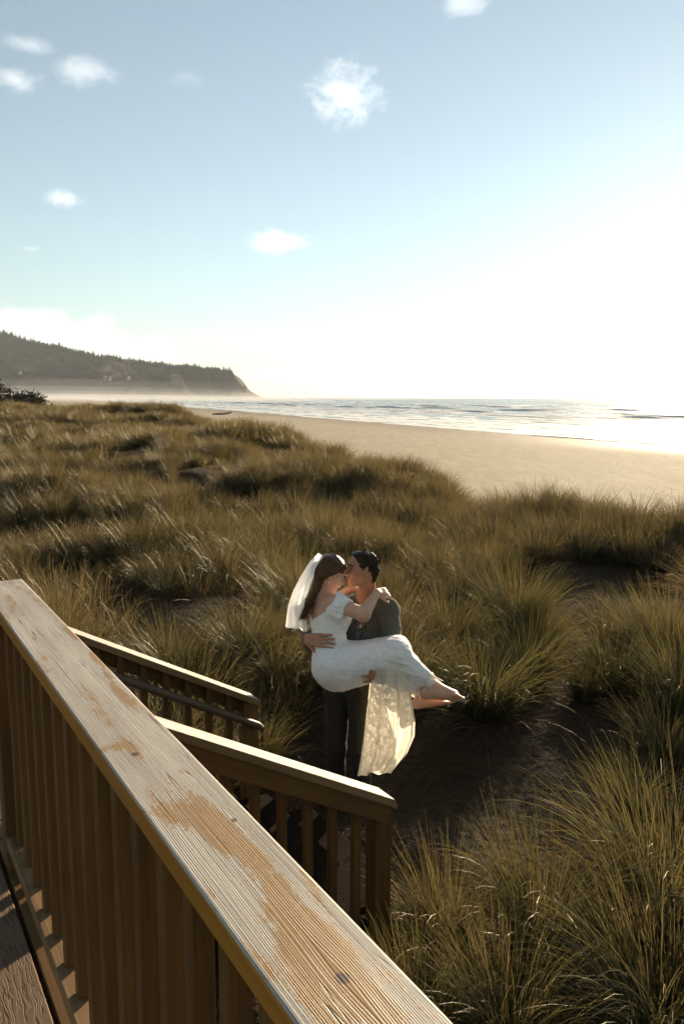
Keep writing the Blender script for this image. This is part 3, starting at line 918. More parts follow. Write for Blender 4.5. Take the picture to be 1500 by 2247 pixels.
# heights of the two sloping caps, read off two image points each
def fit(t, uv):
    d = pix_dir(*uv); k = t / (Vector((d.x, d.y)).dot(D2))
    return Vector((d.x, d.y)).dot(N2) * k, CAM_Z + d.z * k
nA, zA = fit(T1 - 0.07, (500, 1641)); nB, zB = fit(T1 - 0.07, (863, 1752))
print('near rail', nA, zA, nB, zB, (zA - zB) / (nB - nA))
nC, zC = fit(T2 - 0.07, (300, 1438)); nD, zD = fit(T2 - 0.07, (566, 1535))
print('far rail', nC, zC, nD, zD, (zC - zD) / (nD - nC))
stair_rail(T1, (zA + zB) / 2 + SLOPE * (nA + nB) / 2, 0.52, nB + 0.04, 'near stair railing sloping down to a square post, sunlit cap', False, 11.0)
stair_rail(T2, (zC + zD) / 2 + SLOPE * (nC + nD) / 2, 0.52, nD + 0.04, 'far stair railing with a round brown handrail under its cap', True, 17.0)
# ------------------------------------------------------------------ marram grass
def grass_material(name, green, straw, dead):
    m, nt, out = new_mat(name)
    b = NB(nt)
    t = b.attr('tint'); h = b.attr('along')
    rnd = b.n('ShaderNodeObjectInfo').outputs['Random']
    pn = b.noise(b.n('ShaderNodeNewGeometry').outputs['Position'], 0.33, 2)
    col = b.mix(b.range(b.math('ADD', b.math('ADD', t, b.math('MULTIPLY', b.math('SUBTRACT', pn, 0.5), 1.3)), b.math('MULTIPLY', b.math('SUBTRACT', rnd, 0.5), 0.5)), 0.25, 0.80), green, straw)
    col = b.mix(b.range(t, 0.86, 0.95), col, dead)
    col = b.mix(b.range(h, 0.0, 0.28, 0.75, 0.0), col, dead)
    col = b.mix(b.range(h, 0.75, 1.0, 0.0, 0.55), col, straw)
    df = b.n('ShaderNodeBsdfDiffuse'); b.put(df.inputs['Color'], col)
    gl = b.n('ShaderNodeBsdfAnisotropic'); gl.inputs['Roughness'].default_value = 0.5
    gl.inputs['Color'].default_value = (0.9, 0.85, 0.72, 1)
    fr = b.n('ShaderNodeFresnel'); fr.inputs['IOR'].default_value = 1.4
    tr = b.transl(b.mix(1.0, b.mix(0.35, col, (0.11, 0.083, 0.038)), (1.75, 1.62, 1.32), 'MULTIPLY'))
    sh = b.mixs(0.42, df.outputs[0], tr)
    nt.links.new(b.mixs(b.math('MULTIPLY', fr.outputs[0], 0.09), sh, gl.outputs[0]), out.inputs['Surface'])
    return m
M_GREEN = grass_material('green_marram', (0.030, 0.042, 0.015), (0.090, 0.080, 0.038), (0.080, 0.046, 0.018))
M_GRASS = grass_material('marram_grass', (0.030, 0.035, 0.014), (0.102, 0.082, 0.045), (0.066, 0.038, 0.017))

def tuft(seed, n, length, base_r, width, seg=5, out_tilt=0.55, droop=1.0, lean=(0.0, 0.0), dead=0.1):
    rng = np.random.default_rng(seed)
    ang = rng.uniform(0, 2 * np.pi, n)
    rr = base_r * np.sqrt(rng.uniform(0, 1, n))
    bx, by = rr * np.cos(ang), rr * np.sin(ang)
    L = length * rng.uniform(0.5, 1.12, n)
    az = ang + rng.normal(0, 0.7, n)
    tilt0 = np.abs(rng.normal(0.0, 0.18, n)) + out_tilt * (rr / base_r) * rng.uniform(0.2, 1.0, n) * 0.6
    curve = droop * np.abs(rng.normal(0.75, 0.42, n))
    fallen = rng.random(n) < dead
    tilt0 = np.where(fallen, tilt0 + rng.uniform(0.5, 1.0, n), tilt0)
    tint = rng.uniform(0, 0.85, n); tint = np.where(fallen | (rng.random(n) < 0.13), rng.uniform(0.86, 1.0, n), tint)
    tw = rng.uniform(0, np.pi, n)
    wid = width * rng.uniform(0.6, 1.25, n)
    px, py, pz = bx.copy(), by.copy(), np.zeros(n) - 0.04
    V = np.zeros((n, seg + 1, 2, 3)); T = np.zeros((n, seg + 1, 2)); A = np.zeros((n, seg + 1, 2))
    hx, hy = np.cos(az), np.sin(az)
    for s in range(seg + 1):
        f = s / seg
        th = tilt0 + curve * f ** 1.6
        w = wid * (1 - f ** 2.2) * 0.5 + 0.0003
        # width axis: horizontal, perpendicular to the blade's heading, twisted a little
        wx = -hy * np.cos(tw * 0.5) + hx * np.sin(tw * 0.5) * np.cos(th)
        wy = hx * np.cos(tw * 0.5) + hy * np.sin(tw * 0.5) * np.cos(th)
        wz = -np.sin(tw * 0.5) * np.sin(th)
        V[:, s, 0] = np.stack([px - wx * w, py - wy * w, pz - wz * w], -1)
        V[:, s, 1] = np.stack([px + wx * w, py + wy * w, pz + wz * w], -1)
        T[:, s] = tint[:, None]; A[:, s] = f
        st = L / seg
        px = px + st * (np.sin(th) * hx + lean[0] * f); py = py + st * (np.sin(th) * hy + lean[1] * f); pz = pz + st * np.cos(th)
    V = V.reshape(-1, 3)
    base = (np.arange(n) * (seg + 1) * 2)[:, None]
    q = np.arange(seg) * 2
    F = np.stack([base + q, base + q + 1, base + q + 3, base + q + 2], -1).reshape(-1, 4)
    return V, F, T.ravel(), A.ravel()
def tuft_mesh(name, *a, **k):
    V, F, T, A = tuft(*a, **k)
    me = bpy.data.meshes.new(name)
    me.vertices.add(len(V)); me.vertices.foreach_set('co', V.ravel())
    me.loops.add(F.size); me.loops.foreach_set('vertex_index', F.astype(np.int32).ravel())
    me.polygons.add(len(F)); me.polygons.foreach_set('loop_start', np.arange(len(F), dtype=np.int32) * 4)
    me.update(calc_edges=True)
    me.polygons.foreach_set('use_smooth', np.ones(len(F), dtype=bool))
    add_attr(me, 'tint', T); add_attr(me, 'along', A)
    me.materials.append(M_GRASS)
    return me
grass_coll = bpy.data.collections.new('grass_kinds')
kinds = []
for k in range(5): kinds.append(tuft_mesh('near_tussock', 100 + k, 420, 0.92, 0.15, 0.0050, 7, 1.0, 1.15, (-0.06 + 0.04 * k, 0.02)))       # 0-4
for k in range(5): kinds.append(tuft_mesh('mid_tussock', 200 + k, 330, 0.92, 0.19, 0.0072, 5, 1.0, 1.0, (-0.12 + 0.03 * k, 0.03)))       # 5-9
for k in range(4): kinds.append(tuft_mesh('far_tussock', 300 + k, 190, 0.86, 0.36, 0.016, 4, 0.7, 0.8, (-0.14, 0.04)))                    # 10-13
for k in range(3): kinds.append(tuft_mesh('litter', 400 + k, 46, 0.42, 0.30, 0.0050, 4, 1.6, 0.9, (0, 0), 1.0))                           # 14-16
for k in range(4): kinds.append(tuft_mesh('sparse_tuft', 450 + k, 60, 0.70, 0.14, 0.0060, 5, 0.7, 0.9, (-0.10, 0.02)))                    # 17-20
M_LITTER = simple_mat('dead_litter', (0.070, 0.046, 0.026), 1.0, 0.02, 0, 30)
for me in kinds[14:17]: me.materials[0] = M_LITTER
for i, me in enumerate(kinds):
    grass_coll.objects.link(bpy.data.objects.new('grass_%02d' % i, me))

# --- single tussocks that stand apart in the foreground: (x, y, size, kind, lean dir, label)
big = [tuft_mesh('blades', 500, 900, 0.95, 0.17, 0.0056, 8, 0.75, 1.05, (0.02, -0.03)),
       tuft_mesh('blades', 501, 900, 1.00, 0.20, 0.0056, 8, 0.7, 1.45, (0.10, -0.05)),
       tuft_mesh('blades', 502, 1200, 1.00, 0.26, 0.0054, 8, 0.65, 0.85, (-0.10, 0.0)),
       tuft_mesh('blades', 503, 600, 0.80, 0.13, 0.0052, 7, 0.85, 1.0, (0.05, 0.0))]
for _m in big:
    _m.materials[0] = M_GREEN
TUSSOCKS = [
    (1.80, 7.45, 0.80, 0, 0.4, 'bright upright marram tussock beside the sand path, behind the bare feet'),
    (1.25, 6.60, 0.86, 1, 0.0, 'drooping marram tussock sweeping over the sand right of the bare feet'),
    (2.95, 6.55, 0.92, 0, 2.1, 'marram tussock at the right edge of the sand path'),
    (3.45, 6.0, 0.80, 3, 5.0, 'tussock at the right edge of the picture beyond the path'),
    (2.05, 9.05, 0.95, 2, 1.2, 'tall sunlit tussock on the bank to the right of the couple'),
    (1.15, 8.3, 0.9, 0, 3.3, 'tussock on the bank just right of the man in the suit'),
    (-0.55, 9.6, 1.05, 2, 0.9, 'tall pale green tussock directly behind the veil'),
    (-0.62, 5.75, 0.72, 3, 2.6, 'small bright tuft beside the end post of the far stair railing'),
    (1.05, 3.75, 0.78, 1, 0.2, 'broad tussock in front of the square end post of the near railing'),
    (1.75, 3.95, 1.0, 1, 1.7, 'largest foreground tussock in the lower right corner'),
    (1.35, 3.05, 0.80, 1, 4.0, 'dark tussock at the bottom edge near the cap of the railing'),
    (2.25, 3.25, 0.92, 2, 3.1, 'foreground tussock at the bottom of the right edge'),
    (0.72, 3.05, 0.70, 0, 5.6, 'thin tussock growing against the deck railing'),
    (0.34, 3.12, 0.60, 0, 4.9, 'tuft hiding the foot of the square post of the near stair railing'),
    (2.62, 7.35, 0.82, 0, 2.4, 'tussock closing off the upper end of the bare sand'),
    (2.25, 7.05, 0.66, 3, 5.2, 'small tuft beside the bright upright tussock at the end of the sand'),
    (2.45, 5.75, 0.72, 3, 2.0, 'small dark tuft on the right bank of the path, left of the right-hand tussock'),  # this and the next two are added to shade the path
    (3.35, 7.15, 0.85, 0, 1.4, 'tussock on the right bank of the path behind the right-hand tussock'),
    (2.15, 8.35, 0.80, 0, 0.9, 'tussock on the left bank near the top of the path'),
    (0.62, 7.0, 0.85, 1, 2.7, 'drooping dark tussock directly behind the hanging lace'),
    (1.95, 5.0, 0.62, 3, 3.6, 'low tuft in the middle of the trodden sand'),
    (3.75, 5.1, 0.95, 1, 0.7, 'drooping tussock leaning in from the right edge above the big foreground clump'),
    (2.75, 4.35, 0.85, 0, 2.2, 'tussock at the right behind the largest foreground clump'),
    (0.55, 3.75, 0.75, 3, 1.3, 'small tuft at the foot of the near stair railing post'),
    (3.35, 8.0, 0.95, 2, 0.3, 'tall tussock where the sand path climbs out of sight'),
    (1.55, 8.0, 0.7, 3, 4.4, 'small tuft tucked behind the bright upright tussock'),
    (-1.55, 6.9, 0.85, 1, 2.9, 'curling sunlit tussock behind the far stair railing'),
    (-0.95, 7.4, 0.82, 0, 0.5, 'tussock left of the veil, below the tall grass'),
    (-2.35, 6.6, 0.85, 0, 1.1, 'tussock behind the upper part of the far stair railing'),
    (-2.65, 5.9, 0.75, 3, 3.9, 'tussock next to the far end of the weathered cap rail'),
]
for (x, y, s, kd, rz, lab) in TUSSOCKS:
    z = float(ground_h(x, y))
    t = obj_of('grass_tussock', big[kd], None, (x, y, z), (0, 0, rz))
    t.scale = (s, s, s)
    setp(t, lab, 'grass tussock', 'marram tussocks in the foreground')

def in_stairs(x, y):
    t = x * D2.x + y * D2.y; n = x * N2.x + y * N2.y
    return ((t > T1 - 0.12) & (t < T2 + 0.12) & (n > 0.3) & (n < 2.35)) | ((n < 0.47) & (t < 5.4))
def field():
    rng = np.random.default_rng(11)
    pts, pick, turn, size = [], [], [], []
    placed = [(t[0], t[1]) for t in TUSSOCKS]
    def allowed(x, y, extra):
        s = (x - ridge_x(y)) * 0.9
        keep = (np.abs(x) < 0.46 * y + extra) & (s < 1.5 + 1.0 * noise2(x / 1.7, y / 1.7, 5)) & ~in_stairs(x, y)
        keep &= path_dist(x, y) > 0.33 + 0.15 * noise2(x / 0.6, y / 0.6, 9)
        keep &= np.hypot((x - 0.05), (y - 5.15)) > 0.85
        return keep
    def add(x, y, lo, hi, sc, lean=1.0):
        z = ground_h(x, y)
        wind = 0.20 * noise2(x / 4, y / 4, 71); wind2 = 0.16 * noise2(x / 4, y / 4, 72)
        for i in range(len(x)):
            pts.append((x[i], y[i], z[i])); pick.append(rng.integers(lo, hi))
            turn.append((wind2[i] * lean, (-0.08 + wind[i]) * lean, rng.normal(0, 1.2)))
            size.append((sc[i], sc[i], sc[i] * rng.uniform(0.85, 1.15)))
    def tussocks(y0, y1, spacing, lo, hi, smin, smax, extra=1.2):
        w = 0.46 * y1 + extra
        nx = int(2 * w / spacing) + 1; ny = int((y1 - y0) / spacing) + 1
        gx0, gy0 = np.meshgrid(np.arange(nx), np.arange(ny))
        x = -w + (gx0 + 0.5 * (gy0 % 2) + rng.uniform(-0.36, 0.36, gx0.shape)) * spacing
        y = y0 + (gy0 + rng.uniform(-0.36, 0.36, gx0.shape)) * spacing
        x, y = x.ravel(), y.ravel()
        keep = allowed(x, y, extra) & (y >= y0) & (y < y1)
        open_ = (x > -0.2) & (y < 7.6) & (x < 4.4)                   # the trodden hollow has only the big single tussocks
        keep &= ~open_
        gap = noise2(x / 1.9, y / 1.9, 62) + 0.6 * noise2(x / 5.5, y / 5.5, 63)
        keep &= gap > np.where((y > 7) & (y < 32), -0.42, -0.62)
        for (tx, ty) in placed: keep &= np.hypot(x - tx, y - ty) > 0.42
        x, y, gap = x[keep], y[keep], gap[keep]
        add(x, y, lo, hi, rng.uniform(smin, smax, len(x)) * (0.92 + 0.22 * np.clip(gap, -0.6, 0.9)))
    def fill(y0, y1, dens, smin, smax, extra=1.2):
        w = 0.46 * y1 + extra
        n = int(dens * 2 * w * (y1 - y0))
        x = rng.uniform(-w, w, n); y = rng.uniform(y0, y1, n)
        keep = allowed(x, y, extra) & (noise2(x / 1.9, y / 1.9, 62) > -0.75)
        keep &= ~((x > 0.0) & (y > 7.4) & (y < 13.0))
        keep &= ~((x > -0.2) & (y < 7.6) & (x < 4.4) & (rng.random(n) < 0.72))
        add(x[keep], y[keep], 17, 21, rng.uniform(smin, smax, keep.sum()))
    tussocks(1.5, 12.0, 0.56, 0, 5, 0.62, 1.02, 1.4)
    tussocks(12.0, 30.0, 0.54, 5, 10, 0.66, 1.0, 1.4)
    tussocks(30.0, 92.0, 0.62, 10, 14, 0.72, 1.1, 2.0)
    fill(1.5, 12.0, 3.5, 0.5, 1.0)
    fill(12.0, 26.0, 3.0, 0.6, 1.0)
    # litter: fallen dead blades on the sand
    n = 1100
    x = rng.uniform(-3.5, 5.5, n); y = rng.uniform(2.5, 11, n)
    keep = (path_dist(x, y) > 0.12) & ~in_stairs(x, y) & (x < ridge_x(y) + 1)
    for xx, yy in zip(x[keep], y[keep]):
        pts.append((xx, yy, float(ground_h(xx, yy)) + 0.035)); pick.append(rng.integers(14, 17))
        turn.append((0, 0, rng.uniform(0, 6.28))); s = rng.uniform(0.6, 1.2); size.append((s, s, s * 0.35))
    o = scatter_obj('grass', pts, pick, turn, size, grass_coll)
    setp(o, 'windblown marram grass covering the dunes', 'grass', None, 'stuff')
    print('grass points', len(pts))
field()
# ------------------------------------------------------------------ figures: smooth implicit bodies turned into one continuous mesh each
class Field:
    def __init__(self, lo, hi, vox):
        self.lo = np.array(lo, dtype=np.float64); self.vox = vox
        self.n = np.ceil((np.array(hi) - self.lo) / vox).astype(int) + 1
        self.d = np.full(tuple(self.n), 0.5, dtype=np.float32)
    def window(self, lo, hi):
        a = np.maximum(np.floor((np.array(lo) - self.lo) / self.vox).astype(int), 0)
        b_ = np.minimum(np.ceil((np.array(hi) - self.lo) / self.vox).astype(int) + 1, self.n)
        if np.any(b_ <= a): return None, None
        sl = tuple(slice(i, j) for i, j in zip(a, b_))
        g = [self.lo[k] + self.vox * np.arange(a[k], b_[k]) for k in range(3)]
        return sl, np.meshgrid(*g, indexing='ij', sparse=True)
    def blend(self, sl, d2, k, op='add'):
        d1 = self.d[sl]
        if op == 'add':
            if k <= 0: r = np.minimum(d1, d2)
            else:
                h = np.clip(0.5 + 0.5 * (d1 - d2) / k, 0, 1)
                r = d1 + (d2 - d1) * h - k * h * (1 - h)
        else:
            if k <= 0: r = np.maximum(d1, -d2)
            else:
                h = np.clip(0.5 - 0.5 * (d1 + d2) / k, 0, 1)
                r = d1 + (-d2 - d1) * h + k * h * (1 - h)
        self.d[sl] = r
    def cone(self, a, b_, ra, rb, k=0.02, op='add'):
        a = np.array(a, dtype=np.float64); b_ = np.array(b_, dtype=np.float64)
        m = max(ra, rb) + k + 0.03
        sl, g = self.window(np.minimum(a, b_) - m, np.maximum(a, b_) + m)
        if sl is None: return self
        ab = b_ - a; l2 = max(float(ab @ ab), 1e-9)
        px, py, pz = g[0] - a[0], g[1] - a[1], g[2] - a[2]
        t = np.clip((px * ab[0] + py * ab[1] + pz * ab[2]) / l2, 0, 1)
        dd = np.sqrt((px - t * ab[0]) ** 2 + (py - t * ab[1]) ** 2 + (pz - t * ab[2]) ** 2) - (ra + (rb - ra) * t)
        self.blend(sl, dd.astype(np.float32), k, op)
        return self
    def chain(self, pts, rad, k=0.02, op='add'):
        for i in range(len(pts) - 1): self.cone(pts[i], pts[i + 1], rad[i], rad[i + 1], k, op)
        return self
    def ell(self, c, r, axes=None, k=0.02, op='add'):
        c = np.array(c, dtype=np.float64); r = np.array(r, dtype=np.float64)
        A = np.eye(3) if axes is None else np.array([list(v) for v in axes], dtype=np.float64)
        m = r.max() + k + 0.03
        sl, g = self.window(c - m, c + m)
        if sl is None: return self
        p = [g[i] - c[i] for i in range(3)]
        q = [p[0] * A[i, 0] + p[1] * A[i, 1] + p[2] * A[i, 2] for i in range(3)]
        k0 = np.sqrt((q[0] / r[0]) ** 2 + (q[1] / r[1]) ** 2 + (q[2] / r[2]) ** 2)
        k1 = np.sqrt((q[0] / r[0] ** 2) ** 2 + (q[1] / r[1] ** 2) ** 2 + (q[2] / r[2] ** 2) ** 2) + 1e-6
        self.blend(sl, (k0 * (k0 - 1) / k1).astype(np.float32), k, op)
        return self
    def cut(self, p, nrm, k=0.0):
        """remove everything on the side NRM points to"""
        nrm = np.array(nrm, dtype=np.float64); nrm /= np.linalg.norm(nrm)
        sl, g = self.window(self.lo, self.lo + self.n * self.vox)
        d2 = ((g[0] - p[0]) * nrm[0] + (g[1] - p[1]) * nrm[1] + (g[2] - p[2]) * nrm[2]).astype(np.float32)
        self.d = np.maximum(self.d, d2)
        return self
    def wrinkle(self, fn):
        sl, g = self.window(self.lo, self.lo + self.n * self.vox)
        near = np.abs(self.d) < 0.04
        ii = np.nonzero(near)
        X = self.lo[0] + ii[0] * self.vox; Y = self.lo[1] + ii[1] * self.vox; Z = self.lo[2] + ii[2] * self.vox
        self.d[ii] += fn(X, Y, Z).astype(np.float32)
        return self
    def mesh(self):
        d = self.d
        ins = d < 0
        nx, ny, nz = d.shape
        s = np.zeros((nx - 1, ny - 1, nz - 1), dtype=np.int8)
        for i in (0, 1):
            for j in (0, 1):
                for k in (0, 1):
                    s += ins[i:nx - 1 + i, j:ny - 1 + j, k:nz - 1 + k]
        act = np.nonzero((s > 0) & (s < 8))
        I, J, K = act
        n = len(I)
        idx = np.full(s.shape, -1, dtype=np.int32); idx[act] = np.arange(n)
        acc = np.zeros((n, 3)); cnt = np.zeros(n)
        corners = [(i, j, k) for i in (0, 1) for j in (0, 1) for k in (0, 1)]
        for a in range(8):
            for b_ in range(a + 1, 8):
                ca, cb = corners[a], corners[b_]
                if sum(abs(x - y) for x, y in zip(ca, cb)) != 1: continue
                da = d[I + ca[0], J + ca[1], K + ca[2]].astype(np.float64); db = d[I + cb[0], J + cb[1], K + cb[2]].astype(np.float64)
                m = (da < 0) != (db < 0)
                t = np.where(m, da / np.where(m, da - db, 1), 0)[:, None]
                pos = np.array(ca) + t * (np.array(cb) - np.array(ca))
                acc += np.where(m[:, None], pos, 0); cnt += m
        v = self.lo + self.vox * (np.stack([I, J, K], -1) + acc / cnt[:, None])
        F = []
        for ax in range(3):
            o = [0, 0, 0]; o[ax] = 1
            A = ins[1:-1, 1:-1, 1:-1]
            B = ins[1 + o[0]:nx - 1 + o[0], 1 + o[1]:ny - 1 + o[1], 1 + o[2]:nz - 1 + o[2]]
            e = np.nonzero(A != B)
            i, j, k = e[0] + 1, e[1] + 1, e[2] + 1
            flip = ~A[e]
            u = [(0, 1, 0), (0, 0, 1)] if ax == 0 else ([(0, 0, 1), (1, 0, 0)] if ax == 1 else [(1, 0, 0), (0, 1, 0)])
            def at(p, q):
                return idx[np.clip(i - p * u[0][0] - q * u[1][0], 0, nx - 2), np.clip(j - p * u[0][1] - q * u[1][1], 0, ny - 2), np.clip(k - p * u[0][2] - q * u[1][2], 0, nz - 2)]
            quad = np.stack([at(1, 1), at(0, 1), at(0, 0), at(1, 0)], -1)
            quad[flip] = quad[flip][:, ::-1]
            F.append(quad)
        F = np.concatenate(F)
        F = F[(F >= 0).all(1)]
        # a little relaxation
        for _ in range(2):
            sm = np.zeros_like(v); c = np.zeros(len(v))
            for a, b_ in ((0, 1), (1, 2), (2, 3), (3, 0)):
                np.add.at(sm, F[:, a], v[F[:, b_]]); np.add.at(c, F[:, a], 1)
                np.add.at(sm, F[:, b_], v[F[:, a]]); np.add.at(c, F[:, b_], 1)
            v = v * 0.5 + 0.5 * sm / np.maximum(c, 1)[:, None]
        return v, F
def n3(X, Y, Z, s, seed):
    return noise2(X / s + 3.1 * Z / s, Y / s - 1.7 * Z / s, seed) * 0.5 + noise2(Z / s, X / s + 2.3 * Y / s, seed + 1) * 0.5
def frame(f, up):
    f = Vector(f).normalized(); up = Vector(up)
    l = up.cross(f).normalized()              # left-hand side of someone facing f
    u = f.cross(l).normalized()
    return f, l, u
def unit(v): return Vector(v).normalized()

def add_head(F, c, f, up, s=1.0, fem=False):
    f, l, u = frame(f, up)
    def L(x, y, z): return c + f * x * s + l * y * s + u * z * s
    ax = (f, l, u)
    F.ell(L(-0.012, 0, 0.035), (0.100 * s, 0.077 * s, 0.090 * s), ax, 0.02)
    F.ell(L(0.028, 0, -0.030), (0.066 * s, 0.060 * s, 0.085 * s), ax, 0.03)
    F.ell(L(0.066, 0, -0.098), (0.022 * s, 0.024 * s, 0.018 * s), ax, 0.03)
    jw = 0.050 if fem else 0.056
    for sg in (1, -1):
        F.cone(L(-0.012, sg * jw, -0.045), L(0.055, sg * 0.020, -0.100), 0.020 * s, 0.015 * s, 0.03)
        F.ell(L(0.055, sg * 0.040, -0.020), (0.030 * s, 0.024 * s, 0.026 * s), ax, 0.02)
        F.ell(L(-0.006, sg * 0.079, -0.008), (0.017 * s, 0.008 * s, 0.031 * s), ax, 0.006)
        F.ell(L(-0.002, sg * 0.088, -0.006), (0.008 * s, 0.005 * s, 0.016 * s), ax, 0.004, 'sub')
        F.ell(L(0.094, sg * 0.033, 0.008), (0.014 * s, 0.018 * s, 0.010 * s), ax, 0.012, 'sub')
        F.ell(L(0.078, sg * 0.033, 0.008), (0.013 * s, 0.015 * s, 0.010 * s), ax, 0.004)
        F.ell(L(0.100, sg * 0.012, -0.032), (0.011 * s, 0.008 * s, 0.008 * s), ax, 0.006)
    F.ell(L(0.082, 0, 0.024), (0.014 * s, 0.050 * s, 0.010 * s), ax, 0.018)
    F.cone(L(0.088, 0, 0.012), L(0.113, 0, -0.026), 0.008 * s, 0.0115 * s, 0.012)
    F.ell(L(0.089, 0, -0.056), (0.010 * s, 0.021 * s, 0.006 * s), ax, 0.006)
    F.ell(L(0.087, 0, -0.067), (0.010 * s, 0.018 * s, 0.007 * s), ax, 0.006)
    F.ell(L(0.101, 0, -0.0615), (0.008 * s, 0.022 * s, 0.0018 * s), ax, 0.004, 'sub')
    return L
def add_hand(F, wrist, fwd, back, s=1.0, side=1, curl=(0.35, 0.5, 0.45), spread=0.10, thumb=0.9):
    """fwd: wrist to knuckles; back: out of the back of the hand; side +1 puts the thumb along fwd x back"""
    f = unit(fwd); bk = unit(Vector(back) - f * Vector(back).dot(f)); t = f.cross(bk).normalized() * side
    w = Vector(wrist)
    def Q(a, b_, c=0.0): return w + f * a * s + t * b_ * s + bk * c * s
    for b_ in (-0.028, -0.009, 0.010, 0.028):
        F.cone(Q(0.0, b_ * 0.65), Q(0.088, b_), 0.0155 * s, 0.0115 * s, 0.012)
    for i, (b_, ln, sp) in enumerate(((0.030, 0.92, 1.0), (0.010, 1.0, 0.3), (-0.010, 0.95, -0.35), (-0.029, 0.76, -1.1))):
        p = Q(0.088, b_)
        dirn = (f + t * sp * spread).normalized()
        a = 0.0
        r = 0.0092 * s
        for (seg, cu) in zip((0.042, 0.027, 0.021), curl):
            a += cu
            dd = dirn * math.cos(a) - bk * math.sin(a)
            q = p + dd * seg * ln * s
            F.cone(p, q, r, r * 0.9, 0.003)
            p = q; r *= 0.9
    p = Q(0.018, 0.030, -0.006)
    th = (f * math.cos(thumb) + t * math.sin(thumb) - bk * 0.25).normalized()
    for (seg, r0, r1) in ((0.038, 0.0145, 0.012), (0.031, 0.012, 0.0105), (0.024, 0.0105, 0.0085)):
        q = p + th * seg * s
        F.cone(p, q, r0 * s, r1 * s, 0.006)
        p = q; th = (th + f * 0.25 - bk * 0.10).normalized()
def add_foot(F, ankle, toe_dir, sole, s=1.0, k=0.012):
    """bare foot: toe_dir from heel to toes, sole: direction the sole faces"""
    f = unit(toe_dir); d = unit(Vector(sole) - f * Vector(sole).dot(f)); t = f.cross(d)
    a = Vector(ankle)
    def Q(x, y, z): return a + f * x * s + t * y * s + d * z * s
    F.cone(Q(-0.045, 0, 0.045), Q(0.0, 0, 0.015), 0.026 * s, 0.034 * s, 0.02)
    F.cone(Q(-0.045, 0, 0.045), Q(0.12, 0.018, 0.056), 0.028 * s, 0.022 * s, 0.02)
    F.cone(Q(-0.040, 0, 0.045), Q(0.105, -0.022, 0.057), 0.026 * s, 0.019 * s, 0.02)
    F.cone(Q(0.0, 0, 0.01), Q(0.105, 0.0, 0.045), 0.033 * s, 0.022 * s, 0.03)
    for i, (y, ln, r) in enumerate(((0.026, 0.040, 0.0150), (0.007, 0.036, 0.0108), (-0.009, 0.032, 0.0102), (-0.023, 0.028, 0.0098), (-0.036, 0.022, 0.0095))):
        F.cone(Q(0.115 - 0.010 * i * 0.6, y, 0.058), Q(0.115 - 0.010 * i * 0.6 + ln, y * 1.1, 0.061), r * s, r * 0.92 * s, 0.003)

# ---- materials of the figures
def skin_mat(name, col, spec=0.35):
    m, nt, out = new_mat(name)
    b = NB(nt)
    pos = b.tc('Object')
    n = b.noise(pos, 22, 4); n2 = b.noise(pos, 140, 3)
    c = b.mix(b.range(n, 0.3, 0.7), tuple(q * f for q, f in zip(col, (0.92, 0.84, 0.80))), col)
    sh = b.bsdf(c, 0.5, b.bump(n2, 0.12, 0.002), spec)
    p = sh.node
    p.inputs['Subsurface Weight'].default_value = 0.18
    p.inputs['Subsurface Radius'].default_value = (0.9, 0.35, 0.2)
    p.inputs['Subsurface Scale'].default_value = 0.012
    nt.links.new(sh, out.inputs['Surface'])
    return m
M_SKIN_A = skin_mat('tanned_skin', (0.42, 0.215, 0.120))
M_SKIN_B = skin_mat('fair_skin', (0.62, 0.365, 0.245))
def hair_mat(name, col, hi):
    m, nt, out = new_mat(name)
    b = NB(nt)
    pos = b.tc('Object')
    n = b.noise(b.mapping(pos, (1, 1, 0.12)), 260, 3, 0.6)
    c = b.mix(b.range(n, 0.35, 0.7), col, hi)
    hs_ = b.bsdf(c, 0.36, b.bump(n, 0.6, 0.004), 0.55)
    hs_.node.inputs['Specular Tint'].default_value = (min(1.0, 0.45 + hi[0] * 4), min(1.0, 0.36 + hi[1] * 4), min(1.0, 0.26 + hi[2] * 4), 1)
    nt.links.new(hs_, out.inputs['Surface'])
    return m
M_HAIR_A = hair_mat('black_hair', (0.006, 0.005, 0.004), (0.020, 0.014, 0.010))
M_HAIR_B = hair_mat('brown_hair', (0.026, 0.013, 0.006), (0.095, 0.050, 0.022))
def cloth_mat(name, col, scale, rough=0.9, sheen=0.05):
    m, nt, out = new_mat(name)
    b = NB(nt)
    pos = b.tc('Object')
    wv = b.math('MULTIPLY', b.math('SINE', b.math('MULTIPLY', b.xyz(pos)[2], scale)), b.math('SINE', b.math('MULTIPLY', b.xyz(pos)[0], scale)))
    n = b.noise(pos, 12, 5, 0.6)
    c = b.mix(n, tuple(q * 0.75 for q in col), tuple(q * 1.2 for q in col))
    sh = b.bsdf(c, rough, b.bump(b.math('ADD', b.math('MULTIPLY', wv, 0.3), n), 0.25, 0.004), 0.2)
    sh.node.inputs['Sheen Weight'].default_value = sheen
    nt.links.new(sh, out.inputs['Surface'])
    return m
M_SUIT = cloth_mat('olive_grey_suit', (0.100, 0.098, 0.072), 2600)
M_TROUSER = cloth_mat('dark_suit_trousers', (0.032, 0.028, 0.019), 2600)
M_LEATHER = simple_mat('brown_leather', (0.06, 0.032, 0.018), 0.4, 0.5, 0.2, 60)
def shirt_mat():
    m, nt, out = new_mat('patterned_shirt')
    b = NB(nt)
    v = b.voronoi(b.tc('Object'), 95)
    c = b.mix(b.range(v, 0.28, 0.36), (0.50, 0.47, 0.50), (0.13, 0.10, 0.13))
    nt.links.new(b.bsdf(c, 0.85, None, 0.2), out.inputs['Surface'])
    return m
M_SHIRT = shirt_mat()
